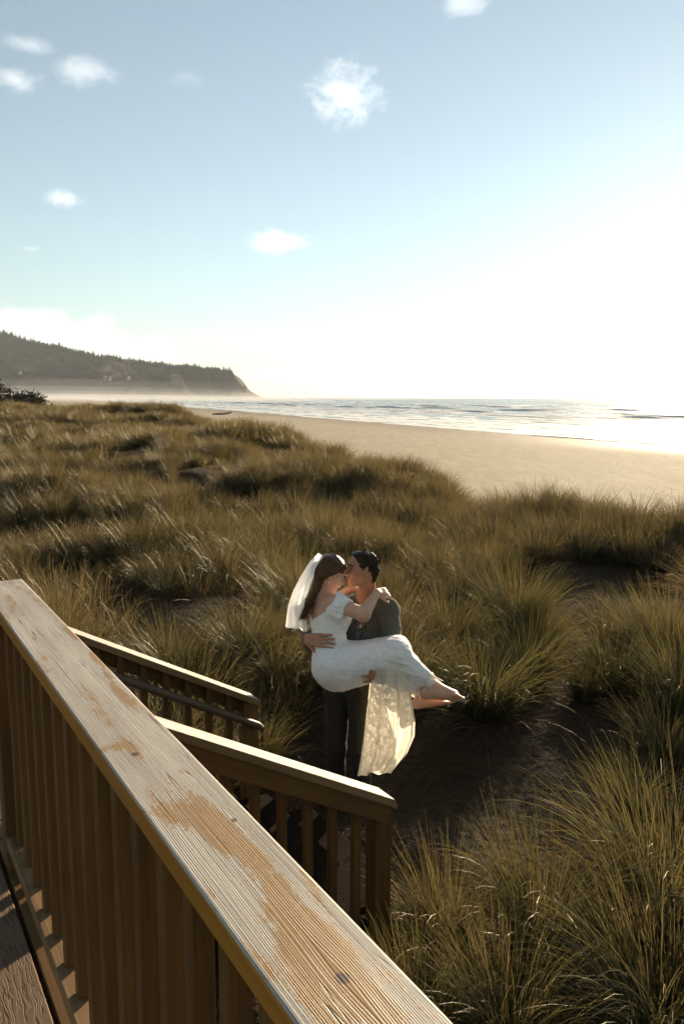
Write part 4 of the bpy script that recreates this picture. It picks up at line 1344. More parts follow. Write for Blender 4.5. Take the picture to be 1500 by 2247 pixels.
def lace_mat(name, holes, trans, col=(0.80, 0.77, 0.71)):
    m, nt, out = new_mat(name)
    b = NB(nt)
    pos = b.tc('Object')
    n = b.noise(pos, 30, 3)
    wv = b.n('ShaderNodeTexNoise'); wv.inputs['Scale'].default_value = 26; wv.inputs['Detail'].default_value = 3
    nt.links.new(pos, wv.inputs['Vector'])
    off = b.n('ShaderNodeVectorMath', operation='SCALE'); nt.links.new(wv.outputs['Color'], off.inputs[0]); off.inputs['Scale'].default_value = 0.055
    wp = b.vmath('ADD', pos, off.outputs[0])
    e = b.voronoi(wp, 34, 'DISTANCE_TO_EDGE'); e2 = b.voronoi(wp, 150, 'DISTANCE_TO_EDGE')
    petal = b.range(b.math('SINE', b.math('MULTIPLY', b.voronoi(wp, 22), 26.0)), 0.1, 0.8)
    motif = b.math('MAXIMUM', b.range(e, 0.02, 0.10, 0.9, 0), b.math('MULTIPLY', b.range(e2, 0.02, 0.14, 1, 0), 0.55))
    motif = b.math('MAXIMUM', motif, b.math('MULTIPLY', petal, b.range(n, 0.40, 0.55)))
    h = b.math('ADD', b.math('MULTIPLY', motif, 0.8), b.math('MULTIPLY', n, 0.5))
    nrm = b.bump(h, 0.5, 0.005)
    c = b.mix(motif, tuple(q * 0.86 for q in col), col)
    base = b.bsdf(c, 0.75, nrm, 0.25)
    base.node.inputs['Sheen Weight'].default_value = 0.3
    tr = b.transl(tuple(q * f for q, f in zip(col, (1.0, 0.95, 0.84))))
    sh = b.mixs(trans, base, tr)
    if trans <= 0: sh = base
    if holes > 0:
        op = b.range(b.math('ADD', motif, b.range(n, 0.3, 0.7, 0, 0.45)), 0.0, 0.6, 1 - holes, 1.0)
        t = nt.nodes.new('ShaderNodeBsdfTransparent')
        sh = b.mixs(op, t.outputs[0], sh)
    nt.links.new(sh, out.inputs['Surface'])
    return m
M_DRESS = lace_mat('lace_over_satin', 0.0, 0.0, (0.95, 0.92, 0.865))
M_LACE = lace_mat('sheer_lace', 0.5, 0.5, (0.86, 0.83, 0.76))
def veil_mat():
    m, nt, out = new_mat('veil_tulle')
    b = NB(nt)
    n = b.noise(b.mapping(b.tc('Object'), (1, 1, 0.2)), 40, 4)
    sh = b.mixs(0.62, b.bsdf((0.94, 0.94, 0.93), 0.7, None, 0.2), b.transl((0.96, 0.95, 0.93)))
    t = nt.nodes.new('ShaderNodeBsdfTransparent')
    nt.links.new(b.mixs(b.range(n, 0.3, 0.7, 0.82, 0.97), t.outputs[0], sh), out.inputs['Surface'])
    return m
M_VEIL = veil_mat()
VOX = 0.0055
def fobj(name, F, mat, parent=None):
    v, f = F.mesh()
    return mesh_obj(name, v, f, mat, parent, True)
LO, HI = (-0.55, 4.45, -0.03), (0.98, 5.65, 1.95)

# =================================================================== the man
gY = 5.22
g_head = P(794, 1249, 5.17)
g_f, g_l, g_u = frame((-0.95, -0.22, 0.10), (0.05, 0.05, 1.0))
g_neck = P(806, 1312, 5.27)
g_chest = P(795, 1385, 5.27)
g_waist = P(775, 1450, 5.26)
g_pelvis = P(765, 1486, 5.27)
g_LS, g_RS = P(851, 1337, 5.16), P(742, 1332, 5.38)
g_LE, g_LW = P(864, 1446, 5.07), P(836, 1486, 4.87)
g_RE, g_RW = P(686, 1412, 5.31), P(677, 1401, 5.02)
g_LH, g_RH = P(792, 1512, 5.20), P(742, 1512, 5.30)
g_LK, g_RK = P(790, 1640, 5.16), P(737, 1640, 5.26)
def ground_pt(u, v, Y, z):
    p = P(u, v, Y); return Vector((p.x, p.y, float(ground_h(p.x, p.y)) + z))
g_LA, g_RA = ground_pt(795, 1750, 5.24, 0.09), ground_pt(738, 1750, 5.33, 0.09)
FB = Field(LO, HI, VOX)
hl = add_head(FB, g_head, g_f, g_u, 0.97)
FB.cone(hl(-0.035, 0, -0.055), g_neck, 0.056, 0.062, 0.025)
FB.chain([g_neck, g_chest, g_waist, g_pelvis], [0.075, 0.115, 0.105, 0.12], 0.04)
for S_, E_, W_ in ((g_LS, g_LE, g_LW), (g_RS, g_RE, g_RW)):
    FB.cone(g_neck - Vector((0, 0, 0.04)), S_, 0.05, 0.05, 0.03)
    FB.cone(S_, E_, 0.052, 0.042, 0.02); FB.cone(E_, W_, 0.042, 0.029, 0.02)
for H_, K_, A_ in ((g_LH, g_LK, g_LA), (g_RH, g_RK, g_RA)):
    FB.cone(g_pelvis, H_, 0.085, 0.08, 0.03)
    FB.cone(H_, K_, 0.080, 0.055, 0.02); FB.cone(K_, A_, 0.052, 0.036, 0.02)
    FB.cone(A_ - Vector((0, -0.03, 0.04)), A_ + Vector((-0.03, -0.13, -0.055)), 0.036, 0.026, 0.02)
# right hand spread on her waist, left hand closing round her leg from below
add_hand(FB, g_RW + Vector((-0.010, -0.062, 0.012)), (0.76, -0.50, 0.10), (-0.60, -0.72, 0.25), 1.18, 1, (0.10, 0.16, 0.14), 0.07, 0.75)
add_hand(FB, g_LW + Vector((0.0, -0.022, 0.012)), (-0.84, -0.40, 0.32), (-0.42, -0.85, 0.1), 0.95, -1, (0.25, 0.4, 0.4), 0.10, 0.7)
groom = fobj('person', FB, M_SKIN_A)
setp(groom, 'man in an olive grey suit standing barefaced, kissing the bride he carries', 'person', 'couple on the sand')
groom['label'] = 'dark-haired man in an olive grey suit, kissing the woman he carries'

# hair: short, dark, longer on top
FH = Field(g_head - Vector((0.2, 0.2, 0.2)), g_head + Vector((0.2, 0.2, 0.2)), 0.0042)
ax = (g_f, g_l, g_u)
FH.ell(hl(-0.016, 0, 0.040), (0.0985, 0.0775, 0.0855), ax, 0.01)
FH.ell(hl(0.012, 0, 0.096), (0.066, 0.056, 0.026), ax, 0.02)
FH.ell(hl(0.052, 0.004, 0.102), (0.026, 0.044, 0.013), ax, 0.012)
FH.cone(hl(-0.080, 0.03, 0.0), hl(-0.070, 0.02, -0.070), 0.033, 0.026, 0.02)
FH.cone(hl(-0.080, -0.03, 0.0), hl(-0.070, -0.02, -0.070), 0.033, 0.026, 0.02)
for sg in (1, -1):
    FH.cone(hl(0.016, sg * 0.072, 0.02), hl(0.012, sg * 0.072, -0.022), 0.014, 0.007, 0.01)
    FH.ell(hl(-0.004, sg * 0.083, -0.018), (0.018, 0.03, 0.032), ax, 0.004, 'sub')
    FH.ell(hl(0.062, sg * 0.09, -0.035), (0.060, 0.06, 0.062), ax, 0.006, 'sub')
FH.ell(hl(0.104, 0, 0.020), (0.066, 0.10, 0.072), ax, 0.008, 'sub')
FH.ell(hl(0.03, 0, -0.075), (0.088, 0.068, 0.09), ax, 0.01, 'sub')
FH.wrinkle(lambda X, Y, Z: 0.0035 * n3(X, Y, Z, 0.012, 5) + 0.003 * n3(X, Y, Z, 0.03, 7))
fobj('hair', FH, M_HAIR_A, groom)
def short_strands():
    rs = random.Random(4); out_ = []
    for k in range(2200):
        th = rs.uniform(-1.45, 1.45); ph = rs.uniform(-0.35, 1.9)          # across, front to back over the skull
        d = Vector((math.cos(ph) * math.cos(th) * 0.9, math.sin(th), math.sin(ph) * math.cos(th)))
        ph2 = rs.uniform(0.55, 3.2)
        x = -0.016 + 0.099 * math.cos(ph2) * math.cos(th); y = 0.078 * math.sin(th); z = 0.040 + 0.087 * math.sin(ph2) * math.cos(th)
        if ph2 > 2.9 or (x > 0.045 and z < 0.10): continue
        p = hl(x, y, z); nrm = unit(p - hl(-0.016, 0, 0.04))
        dirn = (-g_f * 0.8 - g_u * (0.5 if ph2 > 1.5 else -0.35) + nrm * 0.12 + Vector((rs.gauss(0, .2), rs.gauss(0, .2), rs.gauss(0, .2)))).normalized()
        L_ = rs.uniform(0.008, 0.020)
        out_.append([p - nrm * 0.003, p + dirn * L_ * 0.5 + nrm * 0.004, p + dirn * L_ + nrm * 0.001])
    return out_
GROOM_STRANDS = short_strands()
M_BROW = simple_mat('dark_brow', (0.012, 0.008, 0.006), 0.8, 0.2)
M_LIP = simple_mat('lip', (0.30, 0.11, 0.085), 0.45, 0.4)
def face_bits(L, ax, person, s, lidless=False):
    for sg in (1, -1):
        Fb = Field(L(0.08, sg * 0.033, 0.02) - Vector((0.05,) * 3), L(0.08, sg * 0.033, 0.02) + Vector((0.05,) * 3), 0.002)
        Fb.cone(L(0.0965, sg * 0.014, 0.024), L(0.0925, sg * 0.034, 0.030), 0.0046 * s, 0.0046 * s, 0.002)
        Fb.cone(L(0.0925, sg * 0.034, 0.030), L(0.078, sg * 0.054, 0.024), 0.0046 * s, 0.003 * s, 0.002)
        fobj('eyebrow', Fb, M_BROW, person)
        Fe = Field(L(0.08, sg * 0.033, 0.005) - Vector((0.04,) * 3), L(0.08, sg * 0.033, 0.005) + Vector((0.04,) * 3), 0.002)
        Fe.cone(L(0.0885, sg * 0.022, 0.003), L(0.0895, sg * 0.034, 0.000), 0.0026 * s, 0.003 * s, 0.002)
        Fe.cone(L(0.0895, sg * 0.034, 0.000), L(0.082, sg * 0.047, 0.004), 0.003 * s, 0.0022 * s, 0.002)
        fobj('eyelashes', Fe, M_BROW, person)
    Fl = Field(L(0.09, 0, -0.06) - Vector((0.05,) * 3), L(0.09, 0, -0.06) + Vector((0.05,) * 3), 0.002)
    Fl.ell(L(0.0905, 0, -0.056), (0.010 * s, 0.020 * s, 0.0052 * s), ax, 0.003)
    Fl.ell(L(0.0885, 0, -0.067), (0.010 * s, 0.018 * s, 0.0060 * s), ax, 0.003)
    fobj('lips', Fl, M_LIP, person)
face_bits(hl, ax, groom, 1.0)

# shirt: a narrow strip shows between the lapels, plus the collar
chest_n = unit((-0.30, -0.95, 0.05))
FS = Field(LO, HI, VOX)
FS.chain([g_neck + Vector((0, 0, -0.03)), g_chest, g_waist, g_pelvis], [0.085, 0.135, 0.125, 0.13], 0.04)
for S_ in (g_LS, g_RS): FS.cone(g_neck - Vector((0, 0, 0.04)), S_, 0.06, 0.06, 0.03)
FS.cone(g_neck + Vector((0, 0, 0.03)), g_neck + Vector((0, 0, -0.02)), 0.070, 0.078, 0.01)
FS.cone(g_neck + chest_n * 0.02 + Vector((0, 0, 0.06)), g_neck + chest_n * 0.115 - Vector((0, 0, 0.06)), 0.062, 0.022, 0.0, 'sub')
FS.cut(g_neck + Vector((0, 0, 0.035)), (0.55, 0.75, 1.0))
fobj('shirt', FS, M_SHIRT, groom)

# jacket
FJ = Field(LO, HI, VOX)
FJ.chain([g_neck - Vector((0, 0, 0.03)), g_chest, g_waist, g_pelvis + Vector((0, 0, 0.05))], [0.085, 0.155, 0.145, 0.135], 0.05)
side = unit(g_LS - g_RS)
FJ.ell(g_chest, (0.205, 0.135, 0.20), (side, chest_n, Vector((0, 0, 1))), 0.05)
for S_ in (g_LS, g_RS): FJ.cone(g_neck - Vector((0, 0, 0.035)), S_, 0.065, 0.072, 0.035)
FJ.cone(g_LS, g_LE, 0.076, 0.062, 0.025); FJ.cone(g_LE, g_LW, 0.062, 0.046, 0.025)
FJ.cone(g_RS, g_RE, 0.074, 0.060, 0.025); FJ.cone(g_RE, g_RW + (g_RE - g_RW) * 0.06, 0.060, 0.047, 0.025)
# V opening at the front
v0 = P(778, 1410, 5.05); v0 = g_waist + chest_n * 0.15 + Vector((0.02, 0, 0.02))
vt = g_neck + chest_n * 0.10
FJ.cone(v0, g_chest + chest_n * 0.17 + Vector((0.01, 0, 0.02)), 0.018, 0.030, 0.006, 'sub')
FJ.cone(g_chest + chest_n * 0.17 + Vector((0.01, 0, 0.02)), vt, 0.030, 0.045, 0.01, 'sub')
FJ.cone(hl(-0.03, 0, -0.10), g_neck - Vector((0, 0, 0.02)), 0.064, 0.068, 0.006, 'sub')
# collar roll
for sg in (1, -1):
    a = g_neck + side * 0.075 * sg + Vector((0, 0.0, 0.015)) - chest_n * 0.02
    FJ.cone(a, g_chest + chest_n * 0.150 + side * 0.045 * sg + Vector((0, 0, 0.03)), 0.016, 0.012, 0.006)
FJ.cone(g_neck + side * 0.075 + Vector((0, 0, 0.015)) - chest_n * 0.02, g_neck - chest_n * 0.075 + Vector((0, 0, 0.02)), 0.016, 0.016, 0.006)
FJ.cone(g_neck - side * 0.075 + Vector((0, 0, 0.015)) - chest_n * 0.02, g_neck - chest_n * 0.075 + Vector((0, 0, 0.02)), 0.016, 0.016, 0.006)
FJ.wrinkle(lambda X, Y, Z: 0.006 * n3(X, Y, Z * 1.6, 0.075, 11) + 0.003 * n3(X, Y, Z, 0.03, 13))
fobj('jacket', FJ, M_SUIT, groom)
# trousers
FT = Field(LO, HI, VOX)
FT.chain([g_waist, g_pelvis], [0.128, 0.128], 0.04)
for H_, K_, A_ in ((g_LH, g_LK, g_LA), (g_RH, g_RK, g_RA)):
    FT.cone(g_pelvis, H_, 0.105, 0.098, 0.03)
    FT.cone(H_, K_, 0.098, 0.070, 0.03); FT.cone(K_, A_ + Vector((0, 0, 0.0)), 0.070, 0.060, 0.02)
FT.wrinkle(lambda X, Y, Z: 0.006 * n3(X, Y, Z * 0.9, 0.075, 17))
fobj('trousers', FT, M_TROUSER, groom)
for A_ in (g_LA, g_RA):
    Fs = Field(A_ - Vector((0.25, 0.32, 0.12)), A_ + Vector((0.25, 0.2, 0.15)), 0.006)
    Fs.cone(A_ + Vector((0.01, 0.05, -0.035)), A_ + Vector((-0.05, -0.12, -0.055)), 0.042, 0.040, 0.02)
    Fs.cone(A_ + Vector((-0.05, -0.12, -0.055)), A_ + Vector((-0.062, -0.18, -0.062)), 0.040, 0.028, 0.02)
    Fs.cone(A_ + Vector((0, 0.02, -0.03)), A_ + Vector((0, 0.01, 0.03)), 0.045, 0.042, 0.02)
    fobj('shoe', Fs, M_LEATHER, groom)

# =================================================================== the woman
b_head = P(725, 1260, 5.10)
b_f, b_l, b_u = frame((0.88, 0.12, -0.42), (0.25, 0.05, 1.0))
b_neck = P(706, 1309, 5.09)
b_chest = P(722, 1352, 5.05)
b_waist = P(721, 1408, 5.00)
b_pelvis = P(736, 1458, 4.97)
b_RS, b_LS = P(738, 1325, 4.94), P(682, 1319, 5.19)
b_RE, b_RW = P(797, 1349, 4.82), P(826, 1301, 4.99)
b_LE, b_LW = P(722, 1322, 5.40), P(768, 1291, 5.33)
b_RH, b_LH = P(734, 1462, 4.89), P(742, 1452, 5.05)
b_RK, b_LK = P(866, 1432, 4.90), P(870, 1422, 5.04)
b_RA, b_LA = P(951, 1503, 4.88), P(927, 1526, 5.00)
t_f = unit((0.80, 0.55, 0.05))                     # where her chest faces
FW = Field(LO, HI, VOX)
wl_ = add_head(FW, b_head, b_f, b_u, 0.93, True)
FW.cone(wl_(-0.035, 0, -0.055), b_neck + Vector((0.0, 0, 0.005)), 0.047, 0.050, 0.025)
FW.chain([b_neck - Vector((0, 0, 0.03)), b_chest, b_waist, b_pelvis], [0.060, 0.098, 0.088, 0.115], 0.05)
FW.cone(b_neck - Vector((0, 0, 0.02)), b_RS, 0.042, 0.046, 0.035); FW.cone(b_neck - Vector((0, 0, 0.02)), b_LS, 0.042, 0.046, 0.035)
FW.cone(b_RS, b_chest, 0.05, 0.085, 0.05); FW.cone(b_LS, b_chest, 0.05, 0.085, 0.05)
FW.cone(b_RS, b_RE, 0.050, 0.043, 0.02); FW.cone(b_RE, b_RW, 0.043, 0.026, 0.02)
FW.cone(b_LS, b_LE, 0.046, 0.038, 0.02); FW.cone(b_LE, b_LW, 0.038, 0.024, 0.02)
add_hand(FW, b_RW, (0.55, 0.50, -0.05), (0.35, -0.6, 0.72), 0.92, 1, (0.40, 0.45, 0.3), 0.10, 0.6)
add_hand(FW, b_LW, (0.85, 0.15, -0.05), (0.0, -0.2, 0.95), 0.90, -1, (0.3, 0.4, 0.3), 0.08, 0.6)
for H_, K_, A_ in ((b_RH, b_RK, b_RA), (b_LH, b_LK, b_LA)):
    FW.cone(b_pelvis, H_, 0.10, 0.09, 0.03)
    FW.cone(H_, K_, 0.085, 0.052, 0.02)
    mid = K_ + (A_ - K_) * 0.33
    FW.cone(K_, mid, 0.050, 0.050, 0.02); FW.cone(mid, A_, 0.050, 0.032, 0.02)
add_foot(FW, b_RA, (0.96, -0.05, -0.02), (-0.10, -0.62, -0.78), 1.2)
add_foot(FW, b_LA, (0.92, -0.05, 0.16), (0.05, -0.45, -0.9), 1.05)
bride = fobj('person', FW, M_SKIN_B)
setp(bride, 'woman in a white lace gown and veil, carried in the arms of the suited man', 'person', 'couple on the sand')
face_bits(wl_, (b_f, b_l, b_u), bride, 0.93)
# hair, long and swept back
FR = Field(b_head - Vector((0.36, 0.22, 0.40)), b_head + Vector((0.2, 0.2, 0.2)), 0.0045)
bx = (b_f, b_l, b_u)
FR.ell(wl_(-0.018, 0, 0.040), (0.104, 0.084, 0.092), bx, 0.01)
FR.ell(wl_(-0.065, 0, 0.028), (0.062, 0.072, 0.072), bx, 0.02)
h0, h1, h2, h3 = P(698, 1285, 5.08), P(683, 1315, 5.04), P(672, 1340, 5.01), P(663, 1355, 5.01)
for off in (-0.045, 0.0, 0.045):
    o_ = Vector((0.012 * off / 0.045, off, 0))
    FR.chain([wl_(-0.085, off * 0.9, 0.02), h0 + o_ * 0.9, h1 + o_ * 0.8, h2 + o_ * 0.6, h3 + o_ * 0.5], [0.042, 0.027, 0.020, 0.014, 0.007], 0.02)
for sg in (1, -1):
    FR.cone(wl_(0.045, sg * 0.066, 0.045), wl_(-0.05, sg * 0.082, -0.005), 0.020, 0.026, 0.02)
    FR.ell(wl_(-0.004, sg * 0.086, -0.022), (0.018, 0.026, 0.024), bx, 0.006, 'sub')
    FR.ell(wl_(0.064, sg * 0.085, -0.016), (0.060, 0.06, 0.062), bx, 0.010, 'sub')
FR.ell(wl_(0.110, 0, 0.004), (0.062, 0.095, 0.070), bx, 0.012, 'sub')
FR.ell(wl_(0.035, 0, -0.075), (0.075, 0.062, 0.075), bx, 0.01, 'sub')
FR.wrinkle(lambda X, Y, Z: 0.004 * n3(X, Y, Z * 0.3, 0.010, 25) + 0.005 * n3(X, Y, Z, 0.04, 27))
fobj('hair', FR, M_HAIR_B, bride)

def strands(paths, width, mat, parent, name='hair_strands'):
    V, Fc = [], []
    for path in paths:
        n = len(path)
        for i, p in enumerate(path):
            t = unit(path[min(i + 1, n - 1)] - path[max(i - 1, 0)])
            w = t.cross(Vector((0.3, -1, 0.2))).normalized() * width * (1 - 0.75 * (i / (n - 1)) ** 2)
            b0 = len(V); V += [p - w, p + w]
            if i: Fc.append((b0 - 2, b0 - 1, b0 + 1, b0))
    return mesh_obj(name, V, Fc, mat, parent, True)
rs = random.Random(9)
paths = []
for k in range(420):                               # long hair down her back
    a = rs.uniform(-1, 1); r0 = rs.uniform(0.9, 1.08)
    base = wl_(0.06 - 0.02 * a * a, a * 0.066, 0.075 - 0.035 * a * a)
    top = wl_(-0.02, a * 0.086 * r0, 0.128 - 0.075 * a * a)
    bk_ = wl_(-0.115 * r0, a * 0.070, 0.045)
    o_ = Vector((rs.gauss(0, 0.010), a * 0.055 + rs.gauss(0, 0.006), rs.gauss(0, 0.006)))
    w_ = Vector((0.008 * math.sin(k), 0.006 * math.cos(k * 1.7), 0))
    e_ = rs.uniform(0.72, 1.10)
    pts = [base, top, bk_, h0 + o_ - Vector((0.012, 0, 0)), h1 + o_ + w_ - Vector((0.012, 0, 0)), h2 + o_ - w_, h3 + o_ * 1.3 + (h3 - h2) * (e_ - 1) * 2 + w_]
    sm = []
    for i in range(len(pts) - 1):
        p0_, p1_, p2_, p3_ = pts[max(i - 1, 0)], pts[i], pts[i + 1], pts[min(i + 2, len(pts) - 1)]
        for q in range(4):
            t = q / 4
            sm.append(0.5 * ((2 * p1_) + (p2_ - p0_) * t + (2 * p0_ - 5 * p1_ + 4 * p2_ - p3_) * t * t + (3 * p1_ - p0_ - 3 * p2_ + p3_) * t ** 3))
    sm.append(pts[-1])
    paths.append(sm)
strands(paths, 0.0013, M_HAIR_B, bride)
strands(GROOM_STRANDS, 0.0012, M_HAIR_A, groom)
bmE = bmesh.new(); bmesh.ops.create_icosphere(bmE, subdivisions=2, radius=0.0055)
meE = bpy.data.meshes.new('earring'); bmE.to_mesh(meE); bmE.free()
meE.materials.append(simple_mat('pearl', (0.85, 0.82, 0.75), 0.2, 0.6))
obj_of('earring', meE, bride, tuple(wl_(-0.004, -0.086, -0.044)))

# gown: fitted bodice, seat and skirt over the bent legs
FD = Field(LO, HI, VOX)
FD.chain([b_chest, b_waist, b_pelvis], [0.112, 0.100, 0.135], 0.06)
FD.cone(b_RS, b_chest, 0.063, 0.100, 0.05); FD.cone(b_LS, b_chest, 0.060, 0.098, 0.05); FD.cone(b_neck - Vector((0, 0, 0.03)), b_chest, 0.07, 0.11, 0.05)
FD.ell(b_chest + t_f * 0.035 - Vector((0, 0, 0.0)), (0.10, 0.135, 0.085), (t_f, t_f.cross(Vector((0, 0, 1))), Vector((0, 0, 1))), 0.05)
FD.ell(P(738, 1468, 4.97), (0.135, 0.155, 0.125), None, 0.06)
for H_, K_, A_ in ((b_RH, b_RK, b_RA), (b_LH, b_LK, b_LA)):
    FD.cone(b_pelvis, H_, 0.13, 0.125, 0.05)
    FD.cone(H_, K_, 0.122, 0.078, 0.05)
    FD.cone(K_, K_ + (A_ - K_) * 0.88, 0.076, 0.050, 0.05)
FD.cone(P(752, 1470, 4.95), P(830, 1462, 4.93), 0.118, 0.098, 0.06)
FD.cone(P(866, 1430, 4.96), P(905, 1490, 4.95), 0.080, 0.085, 0.06)
FD.cone(P(850, 1440, 4.95), P(872, 1490, 4.95), 0.085, 0.075, 0.06)
# low diagonal back, off the shoulders
cp = P(712, 1352, 4.95)
FD.cut(P(711, 1346, 4.93), (-0.66, -0.06, 0.75))
FD.cut(P(738, 1316, 4.93), (0.25, 0.1, 0.95))
FD.wrinkle(lambda X, Y, Z: 0.006 * n3(X, Y, Z, 0.06, 31) + 0.005 * n3(X * 0.6 + Z * 0.8, Y, Z * 0.3, 0.022, 33))
gown = fobj('gown', FD, M_DRESS, bride)
# off-shoulder lace sleeve
FE = Field(b_RS - Vector((0.2, 0.2, 0.2)), b_RS + Vector((0.3, 0.2, 0.2)), 0.0045)
s0 = P(737, 1318, 4.93); s1 = b_RS + (b_RE - b_RS) * 0.42
FE.cone(s0, s1, 0.058, 0.060, 0.02); FE.cone(P(731, 1338, 4.90), P(748, 1352, 4.89), 0.050, 0.04, 0.03)
FE.wrinkle(lambda X, Y, Z: 0.009 * n3(X, Y, Z, 0.022, 41))
ad = unit(b_RE - b_RS)
FE.cut(b_RS + (b_RE - b_RS) * 0.44, ad)
FE.cut(P(727, 1318, 4.93), (-0.75, -0.1, 0.55))
slv = fobj('sleeve', FE, M_DRESS, gown)

# hanging lace of the skirt: layered, open folds of cloth
def sheet(name, cols, rows, fn, mat, parent):
    V = np.zeros((rows, cols, 3))
    for i in range(rows):
        for j in range(cols):
            V[i, j] = fn(j / (cols - 1), i / (rows - 1))
    ii = np.arange(rows * cols).reshape(rows, cols)
    f = np.stack([ii[:-1, :-1], ii[:-1, 1:], ii[1:, 1:], ii[1:, :-1]], -1).reshape(-1, 4)
    return mesh_obj(name, V.reshape(-1, 3), f, mat, parent, True)
LEFT = [(814, 1462), (807, 1520), (800, 1570), (795, 1620), (789, 1665), (783, 1700)]
RIGHT = [(893, 1478), (906, 1530), (914, 1580), (913, 1615), (896, 1655), (864, 1692)]
def edge(pts, t):
    x = t * (len(pts) - 1); i = min(int(x), len(pts) - 2); a = x - i
    return pts[i][0] * (1 - a) + pts[i + 1][0] * a, pts[i][1] * (1 - a) + pts[i + 1][1] * a
def train(depth, amp, ph, fl, inset):
    def fn(s, t):
        lu, lv = edge(LEFT, t); ru, rv = edge(RIGHT, t)
        s2 = inset + s * (1 - 2 * inset)
        u = lu + (ru - lu) * s2; v = lv + (rv - lv) * s2
        v += 4 * math.sin(s2 * 9 + ph) * t ** 4 + 1.5 * math.sin(s2 * 29 + ph * 2) * t ** 6
        fold = amp * (0.35 + 0.65 * t) * (math.sin(s2 * fl + ph + 0.8 * t) + 0.45 * math.sin(s2 * fl * 2.3 + 1.7 * ph - t))
        bow = 0.055 * math.sin(math.pi * s2)
        return P(u + 4 * math.sin(s2 * fl + ph + 1.5 + t), v, depth - bow + fold - 0.03 * t)
    return fn
sheet('train', 90, 60, train(4.845, 0.020, 0.4, 21.0, 0.0), M_LACE, gown)
sheet('train_lining', 70, 50, train(5.07, 0.018, 2.1, 15.0, 0.06), M_LACE, gown)
# frayed lace at the hem round the shins
def fringe(s, t):
    c = b_RA + (b_RK - b_RA) * (0.22 - 0.26 * t * (0.6 + 0.4 * math.sin(s * 31)))
    c2 = b_LA + (b_LK - b_LA) * (0.22 - 0.26 * t * (0.6 + 0.4 * math.sin(s * 27)))
    cc = (c + c2) / 2; a = s * math.tau
    rr = 0.062 + 0.016 * t * math.sin(s * 44) + 0.008 * t
    dv = unit(c2 - c); ax_ = unit(b_RA - b_RK); w = ax_.cross(dv).normalized()
    return cc + dv * math.cos(a) * (rr + (c2 - c).length * 0.5) + w * math.sin(a) * rr
sheet('hem_fringe', 120, 12, fringe, M_LACE, gown)

# veil from the crown of her head, blown back
VL = [(698, 1213), (680, 1232), (660, 1264), (644, 1294), (632, 1328), (626, 1373)]
VR = [(709, 1221), (696, 1248), (683, 1278), (673, 1312), (669, 1348), (674, 1386)]
def veil(depth, ph, amp):
    def fn(s, t):
        lu, lv = edge(VL, t); ru, rv = edge(VR, t)
        u = lu + (ru - lu) * s; v = lv + (rv - lv) * s
        v += (3 * math.sin(s * 5.5 + ph) + 1.3 * math.sin(s * 17)) * t ** 5
        arch = 0.075 * math.sin(math.pi * (0.15 + 0.8 * s)) * (1 - 0.5 * t)
        return P(u, v, depth - arch + amp * (0.2 + 0.8 * t) * math.sin(s * 16 + ph + t * 1.2) - 0.02 * t)
    return fn
ve = sheet('veil', 50, 60, veil(5.07, 0.3, 0.012), M_VEIL, bride)
sheet('veil_layer', 44, 60, veil(5.15, 2.2, 0.014), M_VEIL, ve)

# boutonniere on his lapel
bp = g_chest + chest_n * 0.165 + side * 0.055 + Vector((0, 0, 0.085))
bt = empty('boutonniere', tuple(bp))
setp(bt, 'small pink flower with green leaves pinned to the jacket lapel', 'boutonniere')
M_PETAL = simple_mat('pink_petal', (0.55, 0.16, 0.16), 0.6, 0.3); M_LEAFS = simple_mat('sprig_leaf', (0.06, 0.10, 0.035), 0.6, 0.3); M_CREAM = simple_mat('cream_bud', (0.7, 0.6, 0.42), 0.6, 0.3)
def petal_ring(name, c, r, n, mat):
    vs, fs = [], []
    rng = random.Random(int(r * 1e4))
    for k in range(n):
        a = k * math.tau / n + rng.uniform(-.2, .2); i = len(vs)
        d1 = side * math.cos(a) + Vector((0, 0, 1)) * math.sin(a); w = chest_n.cross(d1)
        base = Vector(c)
        vs += [base, base + d1 * r * .6 + w * r * .45 + chest_n * r * .5, base + d1 * r + chest_n * r * .35, base + d1 * r * .6 - w * r * .45 + chest_n * r * .5]
        fs.append((i, i + 1, i + 2, i + 3))
    return mesh_obj(name, vs, fs, mat, bt)
petal_ring('flower', (0, 0, 0.012), 0.020, 9, M_PETAL)
petal_ring('flower', (-0.014, 0, -0.008), 0.013, 7, M_CREAM)
petal_ring('leaf_sprig', (0.006, 0.004, -0.012), 0.032, 6, M_LEAFS)
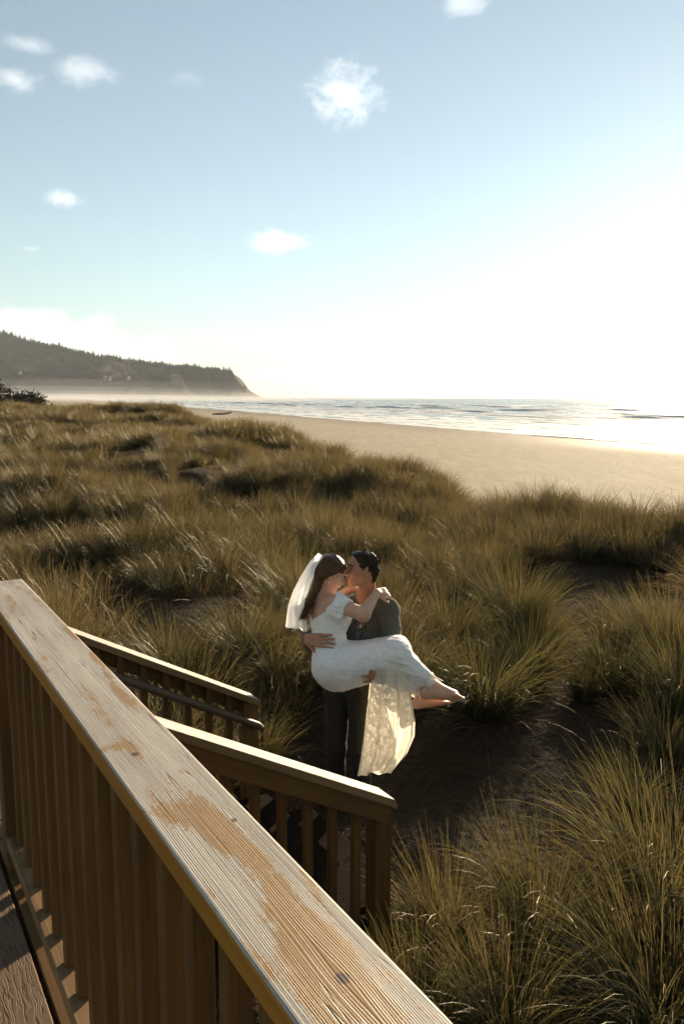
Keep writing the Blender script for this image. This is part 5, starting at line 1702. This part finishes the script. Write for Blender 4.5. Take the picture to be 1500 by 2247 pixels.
# ------------------------------------------------------------------ hazy sea air
def haze_box(name, lo, hi, density, color, aniso, hetero=None):
    vs = [(x, y, z) for x in (lo[0], hi[0]) for y in (lo[1], hi[1]) for z in (lo[2], hi[2])]
    fs = [(0, 1, 3, 2), (4, 6, 7, 5), (0, 4, 5, 1), (2, 3, 7, 6), (0, 2, 6, 4), (1, 5, 7, 3)]
    m, nt, out = new_mat(name)
    v = nt.nodes.new('ShaderNodeVolumePrincipled')
    v.inputs['Color'].default_value = (*color, 1)
    v.inputs['Density'].default_value = density
    v.inputs['Anisotropy'].default_value = aniso
    nt.links.new(v.outputs[0], out.inputs['Volume'])
    o = mesh_obj(name, vs, fs, m)
    return o
hz = haze_box('haze', (-6300, -420, -14), (6300, 6300, 262), 0.000065, (0.90, 0.94, 0.99), 0.0)
setp(hz, 'thin salty haze in the air over the beach', 'haze', None, 'stuff')

# ------------------------------------------------------------------ low sea mist lying along the foot of the headland: flat lens-shaped banks
def mist_bank(c, r, density, rz, label):
    bm = bmesh.new()
    bmesh.ops.create_icosphere(bm, subdivisions=4, radius=1.0)
    for v in bm.verts:
        k = 1 + 0.12 * math.sin(v.co.x * 5 + c[0]) + 0.08 * math.sin(v.co.y * 7 + v.co.x * 3)
        v.co = Vector((v.co.x * r[0], v.co.y * r[1], v.co.z * r[2] * k))
    me = bpy.data.meshes.new('sea_mist'); bm.to_mesh(me); bm.free()
    m, nt, out = new_mat('sea_mist')
    v = nt.nodes.new('ShaderNodeVolumePrincipled')
    v.inputs['Color'].default_value = (0.97, 0.96, 0.94, 1)
    v.inputs['Density'].default_value = density
    v.inputs['Anisotropy'].default_value = 0.0
    nt.links.new(v.outputs[0], out.inputs['Volume'])
    me.materials.append(m)
    o = obj_of('sea_mist', me, None, c, (0, 0, R(rz)))
    setp(o, label, 'mist', 'sea mist banks', 'stuff')
for k, (rx, ry, rz_, dn) in enumerate([(900, 230, 9, 0.0007), (800, 260, 16, 0.0005), (680, 290, 27, 0.00035), (430, 300, 46, 0.00022)]):
    mist_bank((-640 + 45 * k, 1840 + 12 * k, -3), (rx, ry, rz_), dn, -5 + 3 * k, 'white sea mist along the foot of the headland')
mist_bank((-330, 1050, -4), (330, 330, 9), 0.0013, -20, 'thin white surf mist drifting over the far beach')
